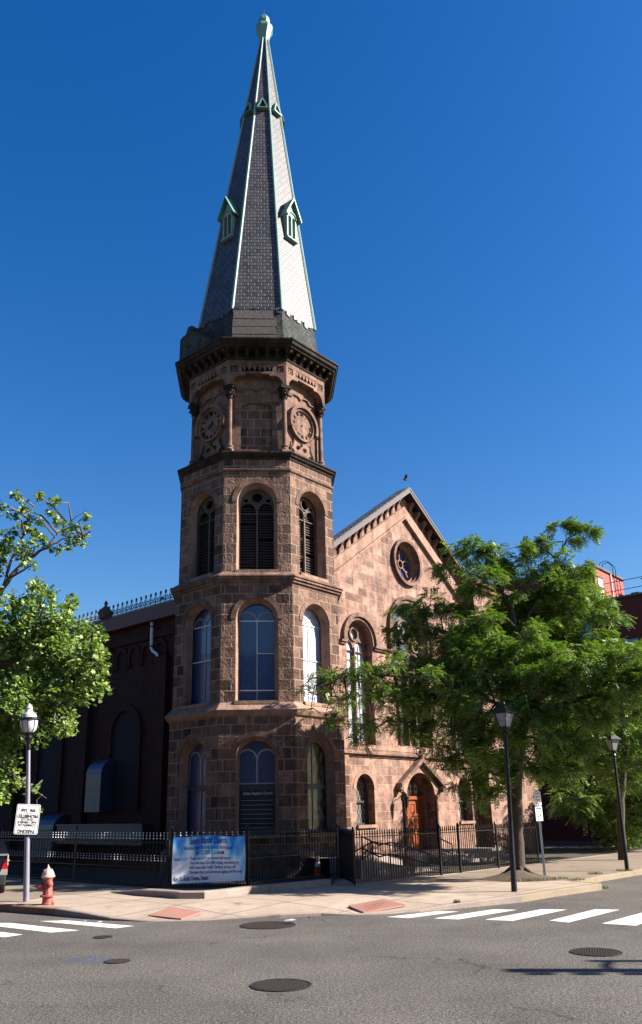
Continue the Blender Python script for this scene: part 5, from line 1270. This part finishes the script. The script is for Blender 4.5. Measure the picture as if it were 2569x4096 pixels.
# off-frame traffic pole whose shadow falls on the road at the right
TP = empty('signal_pole', (11.2, 10.45, 0), 0, 'grey traffic signal pole standing just outside the right of the frame', 'signal pole')
mb = MB(); mb.tube([(0,0,0), (0,0,2), (0,0,5.1)], [.11, .09, .07], 12); mb.build('pole', M['galv'], TP)
mb = MB(); mb.tube([(0,0,4.95), (0,-.3,5.05), (-.05,-.55,5.05)], .04, 8); mb.build('arm', M['galv'], TP)
mb = MB(); mb.box((-.1,-.62,5.25), (.22,.22,1.05)); hd = mb.build('signal_head', M['rubber'], TP)
for k, c_ in enumerate(('taill', 'orange', 'galv')):
    MM = Matrix.Rotation(R(90), 3, 'X'); mb = MB(); mb.lathe([(.10,0),(.10,.14),(.09,.14),(.09,.02)], (-.1,-.76,5.6-k*.36), 14, M=MM); mb.build('signal_lamp', M[c_], hd)
# birds
def bird(loc, rz, s, label, flying):
    t = empty('pigeon', loc, rz, label, 'bird', 'pigeons about the church roof'); 
    mb = MB(); MM = Matrix.Rotation(R(90 if not flying else 70), 3, 'Y')
    mb.lathe([(.004,-.17),(.03,-.12),(.055,-.05),(.065,.02),(.05,.08),(.028,.11),(.03,.135),(.03,.155),(.012,.18),(.003,.20)], (0,0,0), 10, M=MM @ Matrix.Scale(s, 3)); bd = mb.build('body', M['bird'], t, True)
    mb = MB()
    mb.add([Vector(q)*s for q in ((-.12,-.02,0),(-.12,.02,0),(-.26,.05,.02),(-.26,-.05,.02),(-.12,-.02,-.012),(-.12,.02,-.012),(-.26,.05,.008),(-.26,-.05,.008))], [(0,1,2,3),(7,6,5,4),(0,4,5,1),(1,5,6,2),(2,6,7,3),(3,7,4,0)]); mb.build('tail', M['bird'], t)
    for sd in (-1, 1):
        mb = MB()
        if flying: pts = [(.07,.03,.02),(.10,.16,.16),(.04,.30,.30),(-.06,.26,.24),(-.10,.14,.12),(-.07,.03,.02)]
        else: pts = [(.07,.05,.03),(.02,.065,.01),(-.18,.03,-.01),(-.16,.02,.03),(-.02,.045,.05)]
        P_ = [Vector((a, b*sd, c))*s for a, b, c in pts]; n_ = len(P_)
        mb.add(P_+[p-Vector((0,0,.012*s)) for p in P_], [tuple(range(n_)), tuple(range(2*n_-1, n_-1, -1))]+[(i, (i+1) % n_, n_+(i+1) % n_, n_+i) for i in range(n_)]); mb.build('wing', M['bird'], t)
    return t
q = lw(6.62, -1.85, 14.62); bird(q, R(200), .62, 'dark pigeon fluttering with raised wings above the gable peak', True)
q = lw(-1.74, 2.95, 9.02); bird(q, R(-60), .7, 'pigeon perched in the roof cresting beside the tower', False)

# ------------------------------------------------------------------ trees
def leaf_mesh(name, V_, F_, material, parent, k):
    me = bpy.data.meshes.new(name); nv = len(V_); nf = nv//k
    me.vertices.add(nv); me.vertices.foreach_set('co', V_.astype(np.float32).ravel())
    me.loops.add(nv); me.loops.foreach_set('vertex_index', np.arange(nv, dtype=np.int32))
    me.polygons.add(nf); me.polygons.foreach_set('loop_start', np.arange(0, nv, k, dtype=np.int32)); me.polygons.foreach_set('loop_total', np.full(nf, k, dtype=np.int32))
    me.update(); me.validate(); me.materials.append(material)
    o = bpy.data.objects.new(name, me); COL.objects.link(o); o.parent = parent; return o
def norm(a): return a/np.maximum(1e-6, np.linalg.norm(a, axis=1, keepdims=True))
def fronds(P, Dm, size, pairs=7, droop=.38):
    # compound leaves: P origins (n,3), Dm directions; returns quads
    n = len(P); D = norm(Dm); upv = np.tile([0,0,1.], (n,1)); S = norm(np.cross(D, upv)+RNG.normal(0,.05,(n,3))); U_ = np.cross(S, D)
    roll = RNG.uniform(-.5,.5,(n,1)); S2 = S*np.cos(roll)+U_*np.sin(roll)
    out = []
    for i in range(pairs):
        s = (i+.6)/pairs; c = P+D*(s*size)[:,None] - np.array([0,0,1.])*(droop*s*s*size)[:,None]
        ll = size*.30*(1-.35*abs(s-.45)); ww = size*.082
        for sg in (-1, 1):
            dirl = norm(S2*sg+D*.35-np.array([0,0,.10])+RNG.normal(0,.12,(n,3)))
            wd = norm(np.cross(dirl, U_)); wd = D
            a = c; b = c+dirl*(ll*.5)[:,None]+wd*ww[:,None]; e = c+dirl*ll[:,None]; f = c+dirl*(ll*.5)[:,None]-wd*ww[:,None]
            out.append(np.stack([a, b, e, f], 1))
    return np.concatenate(out, 0).reshape(-1, 3)
def lobed(P, Dm, Nn, size):
    # palmate leaves as one 9-gon each
    n = len(P); D = norm(Dm); S = norm(np.cross(D, Nn)); 
    shp = [(0,-.1),(.50,.05),(.32,.30),(.62,.55),(.28,.60),(0,1.05),(-.28,.60),(-.62,.55),(-.32,.30),(-.50,.05)]
    nn = norm(np.cross(S, D))
    return np.stack([P+S*(a*size)[:,None]+D*(b*size)[:,None]+nn*(-.25*abs(a)*size)[:,None] for a, b in shp], 1).reshape(-1, 3), len(shp)
def cloud(c, r, n, flat=.5):
    v = norm(RNG.normal(0,1,(n,3))); rad = RNG.uniform(.25,1,(n,1))**(1/2.2)
    return np.array(c)+v*rad*np.array([r, r, r*flat]), v
def build_tree(name, label, base, limbs, lobes, kind, trunkmat, nper, lsize, root_flare=True):
    root = empty(name, base, 0, label, 'tree', 'street trees'); B = Vector(base)
    mb = MB()
    for pts, rad in limbs:
        # wobble and subdivide
        P = [Vector(p)-B for p in pts]; fine = []; fr_ = []
        for i in range(len(P)-1):
            for j in range(5):
                t = j/5; q = P[i].lerp(P[i+1], t)
                if i or j: q = q+Vector((random.uniform(-1,1), random.uniform(-1,1), random.uniform(-1,1)))*.025
                fine.append(q); fr_.append(rad[i]*(1-t)+rad[i+1]*t)
        fine.append(P[-1]); fr_.append(rad[-1]); mb.tube(fine, fr_, 9)
    allp = [ (Vector(p)-B, r) for pts, rad in limbs for p, r in zip(pts, rad)]
    dense = []
    for pts, rad in limbs:
        for i in range(len(pts)-1):
            for j in range(6): dense.append(Vector(pts[i]).lerp(Vector(pts[i+1]), j/6)-B)
    Vs = []; 
    tw = MB()
    for (c, r, w) in lobes:
        cc = Vector(c)-B; best = min(dense, key=lambda q: (q-cc).length+(.8*max(0, q.z-cc.z)))
        mid = best.lerp(cc, .5)+Vector((random.uniform(-.2,.2), random.uniform(-.2,.2), random.uniform(0,.25)))
        L_ = (best-cc).length; tw.tube([best, mid, cc], [.018+.012*L_, .015+.006*L_, .008], 6)
        n = int(nper*w*r*r)
        # sub-sprays
        m_ = max(3, int(4+r*(7 if kind == 'locust' else 9)))
        for s in range(m_):
            v = norm(RNG.normal(0,1,(1,3)))[0]; sc = np.array(cc)+v*np.array([r,r,r*(.5 if kind == 'locust' else .8)])*RNG.uniform(.35,1.15)
            tw.tube([cc, cc.lerp(Vector(sc), .6)+Vector((0,0,.04)), Vector(sc)], [.010, .007, .003], 4)
            k = max(4, int(n/m_)); rr_ = r*(.46 if kind == 'locust' else .5)*RNG.uniform(.6,1.35)
            P, v2 = cloud(sc, rr_*(1.0 if kind == 'locust' else 1.1), k, .5 if kind == 'locust' else .85)
            outd = P-np.array(cc); outd[:,2] *= .3
            if kind == 'locust':
                D = norm(outd)+RNG.normal(0,.55,(k,3)); D[:,2] -= .15
                Vs.append(fronds(P, D, RNG.uniform(.55,1.3,k)*lsize))
            else:
                D = norm(outd)+RNG.normal(0,.7,(k,3)); D[:,2] -= .35
                Nn = norm(RNG.normal(0,.55,(k,3))+np.array([0.35,-.15,.9])); V_, kk = lobed(P, D, Nn, RNG.uniform(.55,1.25,k)*lsize); Vs.append(V_)
    kf = 4 if kind == 'locust' else kk
    mb.add(tw.v, tw.f)
    mb.build('trunk', trunkmat, root, True, sharp=70)
    leaf_mesh('crown', np.concatenate(Vs, 0), None, M['locust' if kind == 'locust' else 'plane'], root, kf)
    return root
D_ = 1.699
def A(x, y, Y): return at(x*D_, y*D_, Y)
# big honey locust in front of the church
base = Vector((5.33, 21.9, .13)); Y0 = 21.9
limbs = [([base, A(1219,1960,Y0), A(1216,1860,Y0), A(1225,1760,Y0), A(1232,1700,Y0)], [.20,.155,.14,.15,.13]),
  ([A(1232,1700,Y0), A(1222,1600,Y0-.1), A(1218,1500,Y0-.2), A(1206,1430,Y0-.3), A(1180,1390,Y0-.3)], [.11,.09,.075,.05,.02]),
  ([A(1224,1720,Y0), A(1260,1680,Y0-.4), A(1340,1652,Y0-.9), A(1430,1630,Y0-1.2), A(1512,1600,Y0-1.3)], [.10,.09,.075,.05,.03]),
  ([A(1232,1660,Y0), A(1290,1600,Y0+.5), A(1340,1560,Y0+.9), A(1400,1530,Y0+1.2)], [.08,.06,.045,.02]),
  ([A(1222,1500,Y0-.2), A(1255,1430,Y0+.1), A(1300,1340,Y0+.2), A(1335,1270,Y0+.1), A(1390,1240,Y0)], [.06,.05,.035,.022,.008]),
  ([A(1226,1690,Y0), A(1150,1640,Y0-.4), A(1060,1610,Y0-.8), A(960,1590,Y0-1.1), A(860,1590,Y0-1.3), A(760,1600,Y0-1.4)], [.09,.07,.055,.04,.025,.01]),
  ([A(1226,1600,Y0), A(1140,1540,Y0+.3), A(1060,1490,Y0+.6), A(960,1460,Y0+.9)], [.06,.045,.03,.012]),
  ([A(1222,1740,Y0), A(1150,1720,Y0+.8), A(1060,1710,Y0+1.4), A(960,1700,Y0+1.6)], [.06,.05,.03,.015]),
  ([A(1224,1750,Y0), A(1290,1750,Y0-1.2), A(1360,1780,Y0-2.0)], [.05,.035,.015]),
  ([A(1232,1690,Y0), A(1180,1660,Y0-1.2), A(1120,1700,Y0-2.2)], [.06,.04,.015]),
  ([A(1232,1690,Y0), A(1300,1640,Y0+1.6), A(1420,1620,Y0+3.0)], [.07,.05,.02])]
def m2(px, Y): return px*D_/FPX*Y*1.04
lob = []
def lobe(x, y, r, dy=0, w=1.0):
    Y = Y0+dy
    if x < 1090: w *= .5 if y > 1530 else .8
    elif x < 1200: w *= .85
    x += random.uniform(-8, 8); y += random.uniform(-8, 8); r *= random.uniform(.8, 1.08)
    lob.append((tuple(A(x, y, Y)), m2(r, Y), w))
for x, y, r, dy, w in [(1180,1300,58,-.2,1),(1110,1310,50,.1,1),(1070,1330,42,-.2,1),(1240,1330,50,0,1),(1140,1370,50,-.6,1),(1210,1400,46,.3,.8),(1160,1330,50,.6,.8),(1270,1290,34,0,.9),
   (1300,1270,30,0,.9),(1345,1262,32,.1,1.5),(1388,1248,22,0,1.4),(1320,1240,26,.2,1.3),(1400,1265,16,.1,1.2),(1330,1310,40,-.2,.9),(1355,1350,40,.1,.9),(1310,1390,42,0,.9),(1362,1400,38,-.1,.8),(1340,1440,34,.2,.7),(1270,1420,40,.5,.8),(1255,1470,36,-.4,.7),
   (960,1430,40,.9,1),(1010,1430,42,.8,1),(1055,1440,46,.6,1),(990,1480,52,.5,1),(1060,1500,58,.3,1),(940,1490,34,1.0,.9),(930,1525,30,.8,.7),(1100,1470,52,-.6,1),(1160,1470,50,-.9,1),(1120,1530,60,-.8,1.1),(1180,1540,60,-1.2,1.1),
   (1050,1580,52,-.6,.9),(980,1560,44,.2,.8),
   (760,1585,36,-1.4,.9),(800,1600,44,-1.3,1),(850,1575,44,-1.2,1),(745,1630,30,-1.5,.8),(900,1600,48,-1.0,1),(850,1640,50,-1.3,1),(930,1650,52,-.9,1),(800,1655,38,-1.5,.8),(715,1615,18,-1.5,.7),(730,1665,24,-1.5,.6),
   (880,1700,50,-.4,1),(950,1700,54,.6,1),(1010,1650,56,-.6,1),(820,1700,44,-.8,.9),(770,1690,34,-1.0,.9),(860,1740,36,.2,.8),(990,1720,48,1.2,.9),(1030,1700,50,1.2,.9),
   (1230,1520,56,-1.4,1.1),(1290,1520,56,-1.2,1.1),(1350,1530,56,-.8,1.1),(1400,1540,50,-.2,1.1),(1400,1490,26,.2,.8),(1450,1545,52,.2,1.1),(1495,1540,50,.4,1.1),(1240,1590,62,-1.7,1.1),(1310,1590,62,-1.8,1.1),(1380,1600,62,-1.6,1.1),(1450,1610,62,-1.2,1.1),(1512,1600,60,-.8,1.1),(1560,1590,60,-.2,1),
   (1150,1600,60,-1.6,1.1),(1090,1640,60,-1.8,1.1),(1160,1680,60,-2.2,1.1),(1230,1660,56,-2.2,1),(1310,1670,62,-2.4,1.1),(1390,1680,62,-2.0,1.1),(1460,1650,50,-1.4,1),(1530,1660,54,-.8,1),
   (1080,1720,54,-1.4,1),(1140,1750,56,-1.6,1),(1220,1740,54,-2.0,.9),(1290,1740,58,-2.4,1.1),(1350,1750,50,-2.2,1.1),(1100,1790,46,-.6,.8),(1160,1810,44,-1.0,.9),(1230,1810,46,-1.6,1),(1300,1810,42,-1.8,1),(1335,1835,32,-1.8,.9),(1060,1770,40,.4,.8),(1180,1850,26,-.8,.7),(1275,1828,26,-1.4,.7),
   (1150,1500,60,1.6,.8),(1250,1500,60,2.0,.8),(1350,1560,60,2.4,.8),(1100,1600,60,2.0,.8),(1200,1620,60,2.4,.8),(1300,1640,60,2.6,.8),(1450,1640,60,2.6,.8),(1050,1680,50,2.4,.7),(1180,1720,60,2.4,.8),(1380,1700,60,2.0,.8),(1130,1700,50,.8,.8),(1290,1700,50,.6,.8),(1000,1600,50,-1.6,.8),(920,1560,40,-1.6,.7),(1045,1815,36,.2,.9),(1080,1858,32,.1,.8),(1110,1840,40,-.4,.9),(1135,1868,32,-.2,.8),(1185,1872,32,-.6,.8),(1060,1785,44,.8,.9),(1030,1760,36,.9,.8),(1300,1800,44,.6,.9),(1220,1790,50,.8,.9),(1150,1790,46,1.2,.9)]:
    lobe(x, y, r, dy, w)
for x_, y_, z_, r_ in ((3.4,23.4,5.6,.8),(4.3,23.8,6.2,.9),(5.2,24.0,6.8,.9),(6.1,23.6,7.3,.9),(7.0,24.0,7.4,.9),(5.6,24.8,6.2,.8),(4.6,23.2,5.0,.7),(6.4,24.6,6.6,.9),(3.0,22.8,5.0,.7),(2.4,23.3,5.4,.7),(5.4,23.2,5.2,.8),(7.6,23.6,6.6,.9),(6.6,22.9,5.8,.8),(7.4,24.4,5.6,.9),(7.6,18.9,5.1,.7),(8.4,19.3,5.1,.7),(6.8,19.2,5.0,.7),(6.0,19.6,4.9,.65),(8.6,18.7,4.6,.7),(7.4,19.0,4.6,.7),(5.6,20.0,5.8,.7),(9.2,19.8,5.2,.7),(9.6,19.4,5.0,.6),(6.9,22.6,7.6,.8),(6.2,22.8,7.0,.8),(5.6,22.9,6.4,.8),(7.8,22.6,8.0,.8),(8.4,22.8,7.2,.8),(5.0,22.8,5.8,.8),(4.2,22.9,5.2,.7),(3.6,23.0,4.7,.6)):
    lob.append(((x_, y_, z_), r_, .9))
build_tree('locust_tree', 'large bright green feathery-leaved street tree before the church front', base, limbs, lob, 'locust', M['bark'], 1150, .225)
# second locust up the street
b2 = Vector((A(1462,1990,28.6).x, 28.6, .13)); Y0 = 28.6; lob = []
limbs = [([b2, A(1462,1900,Y0), A(1468,1800,Y0), A(1480,1720,Y0)], [.15,.12,.11,.09]), ([A(1480,1720,Y0), A(1440,1640,Y0), A(1400,1600,Y0)], [.08,.05,.02]), ([A(1480,1720,Y0), A(1540,1640,Y0), A(1600,1600,Y0)], [.08,.05,.02])]
for x, y, r in [(1420,1640,60),(1490,1640,60),(1560,1620,60),(1410,1720,60),(1480,1720,64),(1550,1720,60),(1390,1800,46),(1450,1790,50),(1500,1800,50),(1560,1800,50),(1480,1850,36)]:
    for dy in (-1.3, 1.0): lobe(x+random.uniform(-12,12), y+random.uniform(-12,12), r, dy, .7)
build_tree('locust_tree', 'darker shaded street tree behind the far lantern lamp', b2, limbs, lob, 'locust', M['bark'], 700, .26)
b3 = Vector((A(1600,1990,33.5).x, 33.5, .13)); Y0 = 34.5; lob = []
limbs = [([b3, A(1600,1880,33.5), A(1600,1760,33.5)], [.15,.12,.08])]
for x, y, r in [(1440,1880,46),(1350,1880,50),(1500,1880,60),(1560,1840,60),(1620,1820,60),(1500,1800,60),(1420,1800,60),(1620,1740,60),(1380,1930,36),(1450,1940,36),(1520,1940,40)]: 
    for dy in (-1, .8): lobe(x, y, r, dy, .6)
lobe(1330,1900,40,0,.6); lobe(1380,1880,50,1,.6); lobe(1460,1900,60,1.4,.6)
build_tree('locust_tree', 'dark leafy tree farthest up the right-hand street', b3, limbs, lob, 'locust', M['bark'], 330, .33)
# plane tree entering from the left
b4 = Vector((-9.35, 22.6, .13)); Y0 = 21.8; lob = []
limbs = [([b4, b4+Vector((.1,0,2.2)), A(-75,1700,22.2), A(-60,1560,22)], [.22,.19,.17,.14]),
  ([A(-60,1560,22), A(-20,1440,21.8), A(8,1380,21.7), A(60,1318,21.7), A(110,1290,21.6), A(150,1268,21.6), A(205,1262,21.5)], [.11,.08,.065,.05,.038,.022,.008]),
  ([A(8,1380,21.7), A(30,1310,21.7), A(62,1250,21.8), A(72,1205,21.8), A(95,1165,21.8)], [.05,.035,.026,.016,.006]),
  ([A(110,1290,21.6), A(150,1240,21.5), A(205,1200,21.4)], [.025,.016,.006]),
  ([A(-60,1600,22), A(20,1560,21), A(110,1540,20.6), A(200,1550,20.4)], [.09,.06,.04,.015]),
  ([A(-70,1680,22), A(10,1680,20.8), A(90,1700,20.4), A(160,1700,20.2)], [.07,.045,.025,.01]),
  ([A(-75,1740,22), A(-20,1790,21), A(40,1830,20.6), A(110,1880,20.4)], [.05,.03,.018,.006])]
for x, y, r, w in [(38,1165,13,1.3),(60,1200,16,1.2),(95,1170,12,1.2),(128,1185,13,1.2),(30,1215,12,1.0),(82,1225,16,1.1),(120,1210,12,1.1),(62,1245,18,1),(22,1260,16,1.1),(140,1228,12,1.1),(60,1290,22,1.1),(100,1270,20,1),(20,1300,22,1.1),(-15,1280,26,1),(0,1330,24,1),(155,1255,14,1.1),(175,1240,11,1.1),(200,1215,10,1.2),(165,1285,12,1.1),(190,1275,12,1.1),(205,1262,9,1.1),(130,1290,16,1),(75,1330,16,.8),(-30,1340,30,1),(5,1200,10,1),(-20,1190,18,1),(205,1240,8,1.1),
  (110,1395,32,1),(150,1425,28,1),(60,1415,28,.7),(10,1430,34,.8),(90,1450,44,1.1),(140,1470,40,1.1),(180,1490,34,1),(215,1490,26,.9),(40,1490,50,1.1),(-10,1500,50,1.1),(100,1510,50,1.1),(160,1530,46,1.1),(215,1540,34,1.1),(238,1570,22,1),(60,1560,50,1.1),(0,1570,55,1.1),(120,1580,50,1.1),(180,1590,42,1.1),(220,1600,28,1),(240,1580,18,.9),(40,1630,50,1.1),(100,1640,46,1.1),(150,1640,38,1),(190,1640,26,.9),(0,1660,50,1.1),(60,1690,42,1),(120,1690,36,1),(160,1690,28,.9),(20,1730,36,.9),(90,1720,30,.9),(150,1715,22,.9),(130,1700,22,.8),(-20,1740,50,1),
  (10,1800,22,.9),(30,1840,24,.9),(0,1860,26,.9),(50,1850,14,.7),(75,1860,10,.6),(-30,1830,40,1),(12,1790,20,.7),(90,1910,7,.6)]:
    lob.append((tuple(A(x, y, Y0-.9+random.uniform(-.9, .9))), m2(r, Y0)*1.05, w))
build_tree('plane_tree', 'lobed-leaved street tree reaching in from the left edge', b4, limbs, lob, 'plane', M['barkd'], 1700, .100)
# bare twigs of the plane tree belong to its trunk part; tree pit mound and roots
mb = MB(); rr = random.Random(5); n_ = 26; rings = []
for i, (f_, h_) in enumerate(((1.0, .0), (.75, .05), (.5, .11), (.28, .16), (.12, .22))):
    rings.append([(5.25+(.98*f_+.12*f_*math.sin(3*t)+rr.uniform(-.03,.03))*math.cos(t), 21.7+(.62*f_+rr.uniform(-.02,.02))*math.sin(t), .135+h_+rr.uniform(-.012,.012)*(i > 0)) for t in [2*math.pi*k/n_ for k in range(n_)]])
vs = [p for r_ in rings for p in r_]; fs = [(i*n_+k, i*n_+(k+1) % n_, (i+1)*n_+(k+1) % n_, (i+1)*n_+k) for i in range(4) for k in range(n_)]+[tuple(4*n_+k for k in range(n_))]
mb.add(vs, fs)
for k in range(7):
    t = k*.9+.3; mb.tube([(5.33+.12*math.cos(t), 21.9+.12*math.sin(t), .42), (5.33+.35*math.cos(t), 21.9+.30*math.sin(t), .26), (5.33+.7*math.cos(t), 21.8+.5*math.sin(t), .16)], [.06, .05, .015], 6)
o = mb.build('tree_pit_soil', M['soil'], None, True, sharp=80); o['kind'] = 'structure'
def grass(name, pts, h, n):
    V_ = []
    for _ in range(n):
        x, y, z, s = random.choice(pts); a = random.uniform(0, 6.28); r_ = s*math.sqrt(random.random()); p = np.array([x+r_*math.cos(a), y+r_*math.sin(a)*.6, z])
        b = random.uniform(0, 6.28); w = .006; hh = h*random.uniform(.4, 1.2); l = np.array([math.cos(b), math.sin(b), 0])*w; tip = p+np.array([random.uniform(-.5,.5)*hh, random.uniform(-.5,.5)*hh, hh])
        V_ += [p-l, p+l, tip]
    o = leaf_mesh(name, np.array(V_), None, M['grass'], None, 3); o['kind'] = 'stuff'; o['label'] = 'weeds and grass tufts at the tree pit and kerbs'; return o
grass('grass', [(5.1,21.15,.15,.35),(5.9,21.3,.15,.35),(6.3,21.6,.14,.2),(5.5,21.1,.15,.3),(6.0,19.62,.0,.12),(5.75,19.3,.0,.08),(6.95,20.5,.0,.12),(6.5,21.1,.14,.25),(8.7,23.8,.14,.25),(7.6,22.9,.14,.2),(2.9,17.1,.09,.07),(6.4,19.95,.0,.07)], .07, 1500)

# clipped hedge in the yard beyond the church, in the trees' shade
hr = empty('hedge', lw(20.5, -5.0, .13), THETA, 'dark shaded hedge in the yard beyond the church, under the street trees', 'hedge')
k = 9000; P = np.stack([RNG.uniform(-5.5, 5.5, k), RNG.uniform(-.8, .8, k), RNG.uniform(.1, 2.9, k)], 1); Dm = RNG.normal(0, 1, (k, 3)); V_, kk = lobed(P, Dm, RNG.normal(0, 1, (k, 3)), RNG.uniform(.08, .15, k))
leaf_mesh('foliage', V_, None, M['plane'], hr, kk)
mb = MB()
for i in range(16): x = -5.2+i*.7; mb.tube([(x, 0, 0), (x+.1, .1, 1.2), (x-.1, -.1, 2.4)], [.03, .02, .01], 5)
mb.build('stem', M['bark'], hr)

# ------------------------------------------------------------------ one albedo calibration for the chosen exposure
for m_ in bpy.data.materials:
    if not m_.use_nodes: continue
    b = m_.node_tree.nodes.get('Principled BSDF')
    if b is None: continue
    inp = b.inputs['Base Color']; K_ = .90 if m_.name in ('worn_white_road_paint', 'white_sign_enamel', 'white_paint', 'printed_vinyl') else .70
    if inp.is_linked:
        src = inp.links[0].from_socket; nt = m_.node_tree; nt.links.new(mixc(nt, src, (K_, K_, K_), 1.0, 'MULTIPLY'), inp)
    else:
        c = inp.default_value; inp.default_value = (c[0]*K_, c[1]*K_, c[2]*K_, 1)
    for t in [n for n in m_.node_tree.nodes if n.bl_idname == 'ShaderNodeBsdfTranslucent']:
        src = t.inputs[0].links[0].from_socket; m_.node_tree.links.new(mixc(m_.node_tree, src, (K_, K_, K_), 1.0, 'MULTIPLY'), t.inputs[0])
